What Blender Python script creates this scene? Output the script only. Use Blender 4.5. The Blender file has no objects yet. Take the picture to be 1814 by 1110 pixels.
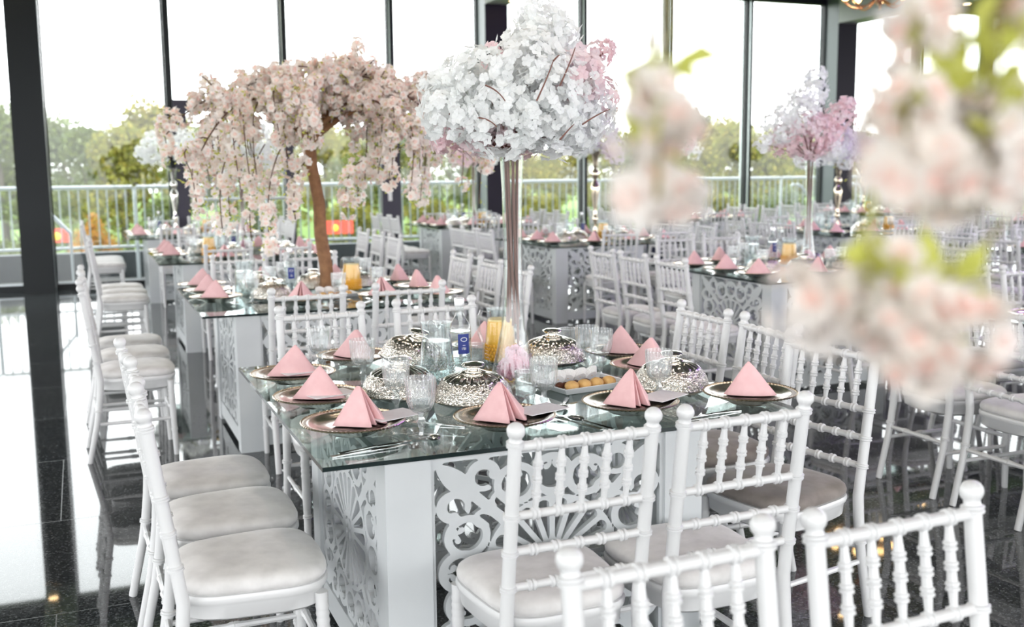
import bpy, math, random
import numpy as np
from mathutils import Vector, Matrix

rnd = random.Random(7)
NR = np.random.default_rng(11)
PI = math.pi
S = bpy.context.scene
COL = S.collection

# ------------------------------------------------------------------ mesh builder
class MB:
    def __init__(self):
        self.v = []; self.f = []; self.m = []
    def add(self, verts, faces, mat=0):
        o = len(self.v)
        self.v.extend([tuple(p) for p in verts])
        for fc in faces:
            self.f.append(tuple(i + o for i in fc)); self.m.append(mat)
    def box(self, c, s, mat=0, rz=0.0):
        x, y, z = s[0]/2, s[1]/2, s[2]/2
        ca, sa = math.cos(rz), math.sin(rz)
        vs = []
        for dz in (-z, z):
            for dx, dy in ((-x, -y), (x, -y), (x, y), (-x, y)):
                vs.append((c[0]+dx*ca-dy*sa, c[1]+dx*sa+dy*ca, c[2]+dz))
        self.add(vs, [(3,2,1,0),(4,5,6,7),(0,1,5,4),(1,2,6,5),(2,3,7,6),(3,0,4,7)], mat)
    def b2(self, lo, hi, mat=0):
        self.box([(a+b)/2 for a, b in zip(lo, hi)], [b-a for a, b in zip(lo, hi)], mat)
    def tube(self, path, radii, n=8, mat=0, caps=True):
        P = [Vector(p) for p in path]
        if not hasattr(radii, '__len__'): radii = [radii]*len(P)
        d0 = (P[-1]-P[0]); 
        if d0.length < 1e-9: d0 = P[1]-P[0]
        d0.normalize()
        ref = Vector((1,0,0)) if abs(d0.x) < 0.8 else Vector((0,1,0))
        vs = []
        for i, p in enumerate(P):
            a = P[max(i-1,0)]; b = P[min(i+1,len(P)-1)]
            t = b-a
            if t.length < 1e-9: t = d0.copy()
            t.normalize()
            u = ref-t*ref.dot(t)
            if u.length < 1e-6: u = Vector((0,0,1))-t*t.z
            u.normalize(); w = t.cross(u)
            for k in range(n):
                an = 2*PI*k/n
                q = p+(u*math.cos(an)+w*math.sin(an))*radii[i]
                vs.append(q)
        fs = []
        for i in range(len(P)-1):
            for k in range(n):
                k2 = (k+1) % n
                fs.append((i*n+k, i*n+k2, (i+1)*n+k2, (i+1)*n+k))
        if caps:
            fs.append(tuple(range(n-1,-1,-1))); e = (len(P)-1)*n
            fs.append(tuple(e+k for k in range(n)))
        self.add(vs, fs, mat)
    def turned(self, p, q, prof, n=8, mat=0):
        p = Vector(p); q = Vector(q)
        self.tube([p.lerp(q, t) for t, r in prof], [r for t, r in prof], n, mat)
    def lathe(self, prof, n=24, c=(0,0,0), mat=0, mod=None, sq=None):
        vs = []; fs = []
        for i, (r, z) in enumerate(prof):
            for k in range(n):
                a = 2*PI*k/n
                rr = r*(mod(a, i) if mod else 1)
                vs.append((c[0]+rr*math.cos(a), c[1]+rr*math.sin(a)*(sq or 1), c[2]+z))
        for i in range(len(prof)-1):
            for k in range(n):
                k2 = (k+1) % n
                fs.append((i*n+k, i*n+k2, (i+1)*n+k2, (i+1)*n+k))
        if prof[0][0] > 1e-6 and False: fs.append(tuple(range(n-1,-1,-1)))
        self.add(vs, fs, mat)
    def ball(self, c, r, n=10, mat=0, sc=(1,1,1)):
        pr = []
        m = max(4, n//2)
        vs = []; fs = []
        for i in range(m+1):
            th = PI*i/m
            for k in range(n):
                a = 2*PI*k/n
                vs.append((c[0]+sc[0]*r*math.sin(th)*math.cos(a), c[1]+sc[1]*r*math.sin(th)*math.sin(a), c[2]-sc[2]*r*math.cos(th)))
        for i in range(m):
            for k in range(n):
                k2 = (k+1) % n
                fs.append((i*n+k, i*n+k2, (i+1)*n+k2, (i+1)*n+k))
        self.add(vs, fs, mat)
    def mesh(self, name, mats, smooth=True, ang=40):
        me = bpy.data.meshes.new(name)
        me.from_pydata(self.v, [], self.f)
        for m in (mats if isinstance(mats, (list, tuple)) else [mats]): me.materials.append(m)
        me.polygons.foreach_set('material_index', self.m)
        if smooth:
            me.polygons.foreach_set('use_smooth', [True]*len(self.f))
            me.set_sharp_from_angle(angle=math.radians(ang))
        me.validate(); me.update()
        return me

# ------------------------------------------------------------------ scene bookkeeping
LABELS = {}
def tag(o, label, cat, group=None):
    if label in LABELS: print('DUPLABEL', label)
    LABELS[label] = 1
    n = len(label.replace(',', ' ').split())
    if not 4 <= n <= 16: print('LABELLEN', n, label)
    o['label'] = label; o['category'] = cat
    if group: o['group'] = group
    return o
def link(name, me, parent=None, loc=(0,0,0), rot=(0,0,0), scale=None):
    o = bpy.data.objects.new(name, me); COL.objects.link(o)
    o.location = loc; o.rotation_euler = rot
    if scale is not None: o.scale = scale if hasattr(scale, '__len__') else (scale,)*3
    if parent: o.parent = parent
    return o
def struct(name, me, parent=None, **k):
    o = link(name, me, parent, **k)
    if parent is None: o['kind'] = 'structure'
    return o
class Kind:
    """parts: (name, mesh, parent index or -1, loc, rot)"""
    def __init__(self, name, parts): self.name = name; self.parts = parts
def spawn(kind, label, cat, group=None, loc=(0,0,0), rz=0.0, rot=None, scale=None):
    if len(kind.parts) == 1:
        o = link(kind.name, kind.parts[0][1], None, loc, rot or (0,0,rz), scale)
        return tag(o, label, cat, group)
    r = link(kind.name, None, None, loc, rot or (0,0,rz), scale)
    r.empty_display_size = .05
    tag(r, label, cat, group)
    obs = []
    for p in kind.parts:
        nm, me, pi = p[0], p[1], p[2]
        o = link(nm, me, r if pi < 0 else obs[pi], p[3] if len(p) > 3 else (0,0,0), p[4] if len(p) > 4 else (0,0,0))
        obs.append(o)
    return r

# ------------------------------------------------------------------ materials
def nt(name):
    m = bpy.data.materials.new(name); m.use_nodes = True
    t = m.node_tree; t.nodes.clear()
    out = t.nodes.new('ShaderNodeOutputMaterial')
    return m, t, out
def N(t, typ, **kw):
    n = t.nodes.new(typ)
    for k, v in kw.items():
        if k in n.inputs: n.inputs[k].default_value = v
        else: setattr(n, k, v)
    return n
def c4(c): return (c[0], c[1], c[2], 1)
def pbr(name, col, rough=.5, metal=0, spec=.5, var=None, vscale=20, bump=0, bscale=60, sheen=0, coat=0, emit=None, estr=0):
    m, t, out = nt(name)
    b = N(t, 'ShaderNodeBsdfPrincipled')
    b.inputs['Base Color'].default_value = c4(col)
    b.inputs['Roughness'].default_value = rough
    b.inputs['Metallic'].default_value = metal
    b.inputs['Specular IOR Level'].default_value = spec
    if sheen: b.inputs['Sheen Weight'].default_value = sheen; b.inputs['Sheen Roughness'].default_value = .4
    if coat: b.inputs['Coat Weight'].default_value = coat
    if emit: b.inputs['Emission Color'].default_value = c4(emit); b.inputs['Emission Strength'].default_value = estr
    tc = N(t, 'ShaderNodeTexCoord')
    if var:
        nz = N(t, 'ShaderNodeTexNoise'); nz.inputs['Scale'].default_value = vscale; nz.inputs['Detail'].default_value = 6
        t.links.new(tc.outputs['Object'], nz.inputs['Vector'])
        rp = N(t, 'ShaderNodeValToRGB')
        rp.color_ramp.elements[0].position = .35; rp.color_ramp.elements[1].position = .65
        rp.color_ramp.elements[0].color = c4(col); rp.color_ramp.elements[1].color = c4(var)
        t.links.new(nz.outputs['Fac'], rp.inputs['Fac']); t.links.new(rp.outputs['Color'], b.inputs['Base Color'])
    if bump:
        nz2 = N(t, 'ShaderNodeTexNoise'); nz2.inputs['Scale'].default_value = bscale
        t.links.new(tc.outputs['Object'], nz2.inputs['Vector'])
        bp = N(t, 'ShaderNodeBump'); bp.inputs['Strength'].default_value = bump; bp.inputs['Distance'].default_value = .01
        t.links.new(nz2.outputs['Fac'], bp.inputs['Height']); t.links.new(bp.outputs['Normal'], b.inputs['Normal'])
    t.links.new(b.outputs[0], out.inputs[0])
    return m
def thin_glass(name, tint=(1,1,1), f0=.04, rough=0.0, body=0.0, bodycol=(.8,.85,.85), power=5):
    """see-through glass sheet: transparent plus a Schlick mirror term"""
    m, t, out = nt(name)
    tr = N(t, 'ShaderNodeBsdfTransparent'); tr.inputs['Color'].default_value = c4(tint)
    gl = N(t, 'ShaderNodeBsdfGlossy'); gl.inputs['Roughness'].default_value = rough
    lw = N(t, 'ShaderNodeLayerWeight'); lw.inputs['Blend'].default_value = .5
    pw = N(t, 'ShaderNodeMath', operation='POWER'); pw.inputs[1].default_value = power
    t.links.new(lw.outputs['Facing'], pw.inputs[0])
    ma = N(t, 'ShaderNodeMath', operation='MULTIPLY_ADD'); ma.inputs[1].default_value = 1-f0; ma.inputs[2].default_value = f0
    t.links.new(pw.outputs[0], ma.inputs[0])
    mx = N(t, 'ShaderNodeMixShader')
    t.links.new(ma.outputs[0], mx.inputs[0])
    if body:
        df = N(t, 'ShaderNodeBsdfDiffuse'); df.inputs['Color'].default_value = c4(bodycol)
        m2 = N(t, 'ShaderNodeMixShader'); m2.inputs[0].default_value = body
        t.links.new(tr.outputs[0], m2.inputs[1]); t.links.new(df.outputs[0], m2.inputs[2])
        t.links.new(m2.outputs[0], mx.inputs[1])
    else: t.links.new(tr.outputs[0], mx.inputs[1])
    t.links.new(gl.outputs[0], mx.inputs[2]); t.links.new(mx.outputs[0], out.inputs[0])
    return m
def petal(name, col, var=None, trans=.45):
    m, t, out = nt(name)
    d = N(t, 'ShaderNodeBsdfDiffuse'); tl = N(t, 'ShaderNodeBsdfTranslucent')
    d.inputs['Color'].default_value = c4(col); tl.inputs['Color'].default_value = c4(col)
    if var:
        tc = N(t, 'ShaderNodeTexCoord'); nz = N(t, 'ShaderNodeTexNoise'); nz.inputs['Scale'].default_value = 9
        t.links.new(tc.outputs['Object'], nz.inputs['Vector'])
        mixc = N(t, 'ShaderNodeMix', data_type='RGBA')
        mixc.inputs[6].default_value = c4(col); mixc.inputs[7].default_value = c4(var)
        rp = N(t, 'ShaderNodeValToRGB'); rp.color_ramp.elements[0].position = .42; rp.color_ramp.elements[1].position = .6
        t.links.new(nz.outputs['Fac'], rp.inputs['Fac']); t.links.new(rp.outputs['Color'], mixc.inputs[0])
        t.links.new(mixc.outputs[2], d.inputs['Color']); t.links.new(mixc.outputs[2], tl.inputs['Color'])
    mx = N(t, 'ShaderNodeMixShader'); mx.inputs[0].default_value = trans
    t.links.new(d.outputs[0], mx.inputs[1]); t.links.new(tl.outputs[0], mx.inputs[2]); t.links.new(mx.outputs[0], out.inputs[0])
    return m
def granite():
    m, t, out = nt('polished_granite')
    b = N(t, 'ShaderNodeBsdfPrincipled'); b.inputs['Roughness'].default_value = .035; b.inputs['Specular IOR Level'].default_value = .43
    tc = N(t, 'ShaderNodeTexCoord')
    vo = N(t, 'ShaderNodeTexVoronoi'); vo.inputs['Scale'].default_value = 150
    t.links.new(tc.outputs['Object'], vo.inputs['Vector'])
    sp = N(t, 'ShaderNodeSeparateColor'); t.links.new(vo.outputs['Color'], sp.inputs[0])
    rp = N(t, 'ShaderNodeValToRGB'); e = rp.color_ramp.elements
    e[0].position = .0; e[0].color = (.022,.025,.026,1); e[1].position = .55; e[1].color = (.040,.045,.047,1)
    x = e.new(.85); x.color = (.075,.083,.086,1); x = e.new(1.0); x.color = (.15,.162,.166,1)
    t.links.new(sp.outputs[0], rp.inputs['Fac'])
    br = N(t, 'ShaderNodeTexBrick'); br.offset = .5
    br.inputs['Color1'].default_value = (1,1,1,1); br.inputs['Color2'].default_value = (.8,.8,.8,1); br.inputs['Mortar'].default_value = (.1,.1,.1,1)
    br.inputs['Scale'].default_value = 1; br.inputs['Mortar Size'].default_value = .002; br.inputs['Mortar Smooth'].default_value = 0
    br.inputs['Brick Width'].default_value = 1.06; br.inputs['Row Height'].default_value = 1.055
    mp = N(t, 'ShaderNodeMapping'); mp.inputs['Location'].default_value = (.155, -4.80+1.055*5, 0)
    t.links.new(tc.outputs['Object'], mp.inputs['Vector']); t.links.new(mp.outputs[0], br.inputs['Vector'])
    mul = N(t, 'ShaderNodeMix', data_type='RGBA', blend_type='MULTIPLY'); mul.inputs[0].default_value = 1
    t.links.new(rp.outputs['Color'], mul.inputs[6]); t.links.new(br.outputs['Color'], mul.inputs[7])
    t.links.new(mul.outputs[2], b.inputs['Base Color'])
    # mortar lines and crystal grains are less glossy
    mr = N(t, 'ShaderNodeMath', operation='MULTIPLY_ADD'); mr.inputs[1].default_value = .2; mr.inputs[2].default_value = .03
    t.links.new(br.outputs['Fac'], mr.inputs[0]); t.links.new(mr.outputs[0], b.inputs['Roughness'])
    bp = N(t, 'ShaderNodeBump'); bp.inputs['Strength'].default_value = .012; bp.inputs['Distance'].default_value = .002
    t.links.new(sp.outputs[1], bp.inputs['Height']); t.links.new(bp.outputs['Normal'], b.inputs['Normal'])
    t.links.new(b.outputs[0], out.inputs[0])
    return m
def emboss_silver():
    m, t, out = nt('embossed_silver')
    b = N(t, 'ShaderNodeBsdfPrincipled'); b.inputs['Metallic'].default_value = 1; b.inputs['Roughness'].default_value = .24
    b.inputs['Base Color'].default_value = (.86,.83,.77,1)
    tc = N(t, 'ShaderNodeTexCoord')
    vo = N(t, 'ShaderNodeTexVoronoi', feature='DISTANCE_TO_EDGE'); vo.inputs['Scale'].default_value = 62
    nz = N(t, 'ShaderNodeTexNoise'); nz.inputs['Scale'].default_value = 40; nz.inputs['Detail'].default_value = 3
    t.links.new(tc.outputs['Object'], nz.inputs['Vector'])
    va = N(t, 'ShaderNodeMix', data_type='RGBA'); va.inputs[0].default_value = .12
    t.links.new(tc.outputs['Object'], va.inputs[6]); t.links.new(nz.outputs['Color'], va.inputs[7])
    t.links.new(va.outputs[2], vo.inputs['Vector'])
    bp = N(t, 'ShaderNodeBump'); bp.inputs['Strength'].default_value = .7; bp.inputs['Distance'].default_value = .006
    t.links.new(vo.outputs['Distance'], bp.inputs['Height']); t.links.new(bp.outputs['Normal'], b.inputs['Normal'])
    pr = N(t, 'ShaderNodeValToRGB'); pr.color_ramp.elements[0].position = .02; pr.color_ramp.elements[0].color = (.42,.38,.32,1); pr.color_ramp.elements[1].position = .14; pr.color_ramp.elements[1].color = (.88,.85,.79,1)
    t.links.new(vo.outputs['Distance'], pr.inputs['Fac']); t.links.new(pr.outputs['Color'], b.inputs['Base Color'])
    t.links.new(b.outputs[0], out.inputs[0])
    return m

M_WHITE = pbr('white_gloss_paint', (.645,.65,.65), .32)
M_TABLEW = pbr('white_board', (.51,.535,.545), .45, var=(.57,.595,.605), vscale=3)
M_CUSH = pbr('grey_velvet', (.56,.55,.54), .9, spec=.2, var=(.69,.68,.67), vscale=14, sheen=.35)
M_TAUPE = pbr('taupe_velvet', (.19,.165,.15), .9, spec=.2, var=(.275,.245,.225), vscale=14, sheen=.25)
M_GRAN = granite()
M_TGLASS = thin_glass('table_glass', (.88,.955,.935), .045)
M_TEDGE = pbr('glass_edge', (.003,.012,.012), .12)
M_PANE = thin_glass('window_glass', (.965,.985,.98), .03)
M_GLASS = thin_glass('clear_glass', (.95,.96,.96), .085, .02, body=.075, bodycol=(.9,.92,.92), power=3)
M_STEMG = thin_glass('cut_glass', (.90,.93,.93), .13, .03, body=.12, bodycol=(.9,.92,.92), power=3)
M_VASE = thin_glass('vase_glass', (.955,.97,.97), .05, .0, body=.0, power=4)
M_GLASS2 = thin_glass('vase_glass', (.93,.955,.955), .05, .0, body=.012, power=3.5)
M_WATER = thin_glass('water', (.93,.96,.96), .03)
M_SILVER = pbr('polished_silver', (.84,.81,.76), .09, 1)
M_EMB = emboss_silver()
M_CHARGER = pbr('champagne_silver', (.58,.515,.46), .16, 1)
M_GOLD = pbr('antique_gold_beads', (.64,.53,.40), .25, 1)
M_STEEL = pbr('cutlery_steel', (.72,.72,.72), .12, 1)
M_NAP = pbr('pink_linen', (.76,.47,.48), .85, spec=.2, var=(.80,.52,.525), vscale=30, bump=.08, bscale=900, sheen=.2)
M_CARD = pbr('card_paper', (.90,.89,.90), .7, var=(.86,.83,.85), vscale=45)
M_JUICE = pbr('orange_juice', (.95,.50,.035), .35)
M_FOAM = pbr('juice_foam', (.95,.72,.30), .6)
M_BLUE = pbr('blue_label', (.012,.03,.21), .4)
M_LWHITE = pbr('label_white', (.8,.8,.8), .5)
M_ORANGE = pbr('orange_strip', (.85,.45,.06), .5)
M_CAPGREY = pbr('silver_cap', (.75,.76,.77), .35, .6)
M_DISH = pbr('white_ceramic', (.78,.80,.81), .2)
M_COOKIE = pbr('golden_biscuit', (.72,.42,.14), .7, var=(.82,.53,.22), vscale=60, bump=.2, bscale=150)
M_CHOC = pbr('chocolate', (.10,.032,.014), .55, var=(.16,.055,.025), vscale=90, bump=.6, bscale=160)
M_PAPER = pbr('baking_paper', (.85,.84,.83), .8)
M_NUT = pbr('roasted_nuts', (.42,.17,.05), .6, var=(.55,.26,.08), vscale=120)
M_PET_C = petal('cherry_petal', (.975,.92,.87), (.98,.95,.92))
M_PET_CI = petal('cherry_petal_heart', (.96,.76,.70))
M_PET_N = petal('near_petal', (.92,.885,.835), (.93,.905,.88), .5)
M_PET_NI = petal('near_petal_heart', (.95,.70,.64), (.96,.84,.79), .5)
M_PET_W = petal('white_petal', (.95,.965,.96), (.96,.97,.97), .45)
M_PET_P = petal('pink_petal', (.95,.76,.79), (.95,.86,.88), .45)
M_PET_PE = petal('peony_petal', (.94,.60,.70), (.95,.80,.85), .4)
M_PET_L = petal('lilac_petal', (.84,.77,.86), (.91,.88,.92), .45)
M_LEAF = petal('young_leaf', (.58,.60,.15), None, .4)
M_BARK = pbr('bark', (.30,.155,.075), .9, var=(.20,.10,.05), vscale=18, bump=.8, bscale=40)
M_TWIG = pbr('twig', (.10,.05,.035), .9)
M_TWIG2 = pbr('green_brown_twig', (.22,.19,.06), .8)
M_STEM = pbr('brown_stem', (.20,.095,.075), .8)
M_FRAME = pbr('dark_frame', (.012,.015,.017), .45, spec=.25)
M_FIN_LIT = pbr('daylit_fin', (.55,.60,.59), .4)  # paler copy of the mullion fin, daylight on its side put into the colour
M_COLG = pbr('grey_column_face', (.12,.145,.15), .35)
M_FIN = pbr('aluminium_fin', (.50,.55,.55), .25, .6)
M_COLD = pbr('dark_column', (.012,.009,.019), .5, spec=.25)
M_CEIL = pbr('grey_ceiling', (.30,.31,.31), .6)
M_BEAM = pbr('beam_plaster', (.42,.43,.43), .6)
M_RAIL = pbr('galvanised_rail', (.58,.62,.64), .4, .4)
M_SLAB = pbr('terrace_paving', (.22,.23,.22), .8, var=(.3,.3,.29), vscale=4)
M_CURB = pbr('dark_ledge', (.05,.06,.065), .7)
M_GRASS = pbr('lawn', (.10,.20,.03), .9, var=(.16,.24,.04), vscale=.4)
M_LF = [petal('foliage_green', (.075,.10,.025), (.125,.15,.035), .2), petal('foliage_olive', (.155,.16,.035), (.21,.195,.04), .2),
        petal('foliage_yellow', (.25,.205,.045), (.19,.18,.04), .2), petal('foliage_dull', (.14,.17,.09), (.19,.215,.11), .3),
        petal('foliage_orange', (.42,.20,.05), None, .3)]
M_TRUNK = pbr('tree_trunk', (.09,.075,.06), .9)
M_RED = pbr('red_board', (.65,.06,.04), .5)
M_YELLOW = pbr('yellow_print', (.85,.55,.05), .5)
M_GREENB = pbr('green_board', (.05,.30,.16), .6)
M_WALLG = pbr('far_wall', (.42,.42,.42), .8)
M_BULB = pbr('warm_bulb', (1,.75,.4), .3, emit=(1,.62,.25), estr=9)
M_DOWN = pbr('downlight_glow', (1,.8,.55), .3, emit=(1,.66,.33), estr=14)
M_COPPER = pbr('copper_arm', (.60,.30,.18), .3, 1)
M_PURPLE = pbr('violet_led', (.4,.1,1), .3, emit=(.33,.06,1.0), estr=22)
M_BLACK = pbr('black_rubber', (.01,.01,.01), .6)
M_SKIN = pbr('skin', (.55,.33,.24), .55)
M_NAVY = pbr('navy_cloth', (.018,.024,.045), .85)
M_DARKCL = pbr('dark_trousers', (.02,.018,.018), .85)
M_HAIR = pbr('dark_hair', (.02,.012,.008), .5)

# ------------------------------------------------------------------ camera (36.8 mm lens, eye height 1.48 m)
f_px, pitch, roll, eye, yaw = 1856.206, .135613428, -.00986870447, 1.48445670, .389175658
F = Vector((math.sin(yaw)*math.cos(pitch), math.cos(yaw)*math.cos(pitch), -math.sin(pitch)))
R0 = Vector((math.cos(yaw), -math.sin(yaw), 0)); U0 = R0.cross(F)
Rv = math.cos(roll)*R0+math.sin(roll)*U0; Uv = Rv.cross(F)
cam_d = bpy.data.cameras.new('camera'); cam = bpy.data.objects.new('camera', cam_d); COL.objects.link(cam)
mw = Matrix((Rv, Uv, -F)).transposed().to_4x4(); mw.translation = (0, 0, eye)
cam.matrix_world = mw
cam_d.sensor_fit = 'HORIZONTAL'; cam_d.sensor_width = 36; cam_d.lens = f_px/1814*36
cam_d.clip_start = .02; cam_d.clip_end = 400
cam_d.dof.use_dof = True; cam_d.dof.focus_distance = 3.2; cam_d.dof.aperture_fstop = 3.2
S.camera = cam
def bearing(u): return math.tan(yaw+math.atan((u-907)/f_px))   # x/y ratio of a viewing direction

# ------------------------------------------------------------------ room shell
WY = 14.86
m = MB(); m.b2((-9,-9,-.2), (24,WY+.25,0)); struct('floor', m.mesh('floor', M_GRAN, False))
m = MB(); m.b2((-9,-5.2,4.5), (24,WY+.3,4.7)); struct('ceiling', m.mesh('ceiling', M_CEIL, False))
# header above the glazing
m = MB(); m.b2((-9,WY-.05,4.21), (24,WY+.15,4.52)); struct('wall_front', m.mesh('wall_front', M_FRAME, False))
def two_tone(lo, hi, front, side, name):
    """box with a dark inner face and grey returns"""
    m = MB(); m.b2(lo, hi); m.m = [1,1,0,1,1,1]
    return m.mesh(name, [front, side], False)
# columns with the beams that run from them into the room
colx = [(-.70,-.335), (5.57,5.925), (11.87,12.27)]
for i, (x0, x1) in enumerate(colx):
    struct('trim_%d' % (i+1), two_tone((x0,14.5,0), (x1,14.98,4.5), M_COLD if i else M_FRAME, M_COLG, 'column'))
    m = MB(); m.b2((x0,-4.5,3.86), (x1,14.498,4.499)); struct('trim_%d' % (i+21), m.mesh('beam', M_BEAM, False))
# slim mullions
for i, x in enumerate((-2.55, 1.155, 2.69, 4.215, 7.285, 8.79, 10.31, 13.9, 15.5, 17.1)):
    struct('trim_%d' % (i+31), two_tone((x,14.75,0), (x+.055,15.0 if i > 2 else 15.1,4.22), M_FRAME, M_FIN_LIT if i in (2,3,4) else M_FIN, 'mullion'))
# window bays: bottom and top frames with one pane each
bays = [(-2.49,-.705), (-.33,1.15), (1.215,2.685), (2.75,4.21), (4.275,5.565), (5.93,7.28), (7.345,8.785), (8.85,10.305), (10.37,11.865), (12.275,13.895), (13.96,15.495), (15.56,17.095)]
for i, (x0, x1) in enumerate(bays):
    fm = MB(); w = .02
    fm.b2((x0,WY-.05,0), (x0+w,WY+.06,4.21)); fm.b2((x1-w,WY-.05,0), (x1,WY+.06,4.21))
    fm.b2((x0+w,WY-.05,0), (x1-w,WY+.06,.075)); fm.b2((x0+w,WY-.05,4.19), (x1-w,WY+.06,4.21))
    wd = struct('window_%d' % (i+1), fm.mesh('window_frame', M_FRAME, False))
    gm = MB(); gm.b2((x0+w+.002,WY+.01,.077), (x1-w-.002,WY+.022,4.188)); link('pane', gm.mesh('pane', M_PANE, False), wd)
    gm = MB(); gm.b2((x0+w,WY-.06,.077), (x1-w,WY-.05,.10)); link('glazing_bead', gm.mesh('glazing_bead', M_RAIL, False), wd)
# double door leaf standing in the glazing
d = MB()
d.b2((1.22,WY-.22,0), (1.38,WY-.115,2.45)); d.b2((4.02,WY-.22,0), (4.30,WY-.115,2.34)); d.b2((2.66,WY-.22,0), (2.78,WY-.115,2.45))
d.b2((1.38,WY-.22,2.30), (2.66,WY-.115,2.45)); d.b2((2.78,WY-.22,2.22), (4.02,WY-.115,2.34)); d.b2((1.38,WY-.22,0), (2.66,WY-.115,.12)); d.b2((2.78,WY-.22,0), (4.02,WY-.115,.12))
dr = struct('door_1', d.mesh('door_frame', pbr('door_frame_paint', (.02,.017,.035), .45), False))
d = MB(); d.tube([(1.39,WY-.26,1.14), (2.66,WY-.26,1.14)], .02, 8); d.b2((1.40,WY-.26,1.12), (1.44,WY-.21,1.16)); d.b2((2.6,WY-.26,1.12), (2.64,WY-.21,1.16)); link('push_bar', d.mesh('push_bar', M_RAIL), dr)
d = MB(); d.box((4.13,WY-.235,1.17), (.05,.03,.2)); d.tube([(4.13,WY-.25,1.2),(4.13,WY-.29,1.2),(4.05,WY-.29,1.2)], .01, 6); link('lock', d.mesh('lock', M_LWHITE), dr)

# ------------------------------------------------------------------ outside
m = MB(); m.b2((-12,WY+.26,-.3), (26,16.3,-.02)); struct('terrace', m.mesh('terrace', M_SLAB, False))
m = MB(); m.b2((-12,16.32,-.3), (26,16.62,.36)); struct('terrace_ledge', m.mesh('terrace_ledge', M_CURB, False))
m = MB(); m.add([(-120,16.7,-1.2),(160,16.7,-1.2),(160,160,-1.2),(-120,160,-1.2)], [(0,1,2,3)]); struct('ground', m.mesh('ground', M_GRASS, False))
RY = 16.12
bal = MB(); bal.tube([(0,0,.46),(0,0,1.275)], .011, 6); bal = bal.mesh('baluster', pbr('baluster_steel', (.36,.40,.42), .45, .4))
SECL = 1.875
hr = MB(); hr.tube([(.0275,0,1.30),(SECL-.0275,0,1.30)], .028, 8); hr = hr.mesh('handrail', M_RAIL)
lr = MB(); lr.tube([(.0275,0,.45),(SECL-.0275,0,.45)], .022, 8); lr = lr.mesh('bottom_rail', M_RAIL)
pst = MB(); pst.tube([(0,.0,.0),(0,0,1.325)], .026, 8); pst = pst.mesh('post', M_RAIL)
PLACES = ['outside the column at the far left edge', 'outside the big pane behind the left chairs', 'behind the silver stand of white flowers', 'outside the glass behind the cherry tree trunk',
    'outside the door right of the cherry tree', 'behind the slim vase by the middle column', 'just right of the middle dark column', 'behind the gold candlestand', 'behind the hanging strand of blossom',
    'behind the pink and white flower vase', 'just left of the black column', 'just right of the black column', 'behind the large blossom cluster', 'outside the last panes by the right edge']
for i in range(14):
    parts = [('handrail', hr, -1), ('bottom_rail', lr, -1), ('post', pst, -1, (.0,0,-.02))]
    for k in range(1, 15): parts.append(('baluster', bal, -1, (k*SECL/15, 0, 0)))
    spawn(Kind('balcony_railing', parts), 'galvanised terrace railing section '+PLACES[i], 'railing', 'terrace railing sections', (-3.0+i*SECL, RY, 0))
# sloping stair handrails on the terrace
hk = MB(); hk.tube([(0,0,1.035),(.06,0,1.06),(.14,0,1.06),(.22,0,1.03),(.62,0,.62),(.62,0,-.02)], [.025]*5+[.012], 8); hk.tube([(.10,0,-.02),(.10,0,1.05)], .010, 6)
HK = Kind('stair_handrail', [('stair_handrail', hk.mesh('stair_handrail', M_RAIL))])
for x, sx, lab in ((11.75,1,'bent steel stair handrail beyond the glass beside the pink flowers'), (13.3,-1,'sloping steel stair handrail seen right of the black column'), (-.75,1,'bent steel stair handrail outside at the far left edge'), (16.0,1,'sloping steel handrail outside near the right edge')):
    spawn(HK, lab, 'handrail', 'stair handrails on the terrace', (x, 15.5, .0), scale=(sx,1,1.12))

# deciduous trees beyond the lawn
def leaf_cloud(blobs, n, size, mat_i, seed):
    g = np.random.default_rng(seed)
    ctr = np.array([b[:3] for b in blobs], float); rr = np.array([b[3] for b in blobs], float)
    pick = g.choice(len(blobs), n, p=rr**2/np.sum(rr**2))
    d = g.normal(size=(n,3)); d /= np.linalg.norm(d, axis=1)[:,None]
    P = ctr[pick]+d*rr[pick][:,None]*(g.uniform(.55,1.05,n))[:,None]
    nn = d+g.normal(size=(n,3))*.6; nn /= np.linalg.norm(nn, axis=1)[:,None]
    a = np.cross(nn, g.normal(size=(n,3))); a /= np.linalg.norm(a, axis=1)[:,None]; b = np.cross(nn, a)
    s = (size*g.uniform(.6,1.3,n))[:,None]
    V = np.stack([P-a*s, P-b*s*.6+nn*s*.15, P+a*s, P+b*s*.6+nn*s*.15], 1).reshape(-1,3)
    return V
TREEK = []
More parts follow.
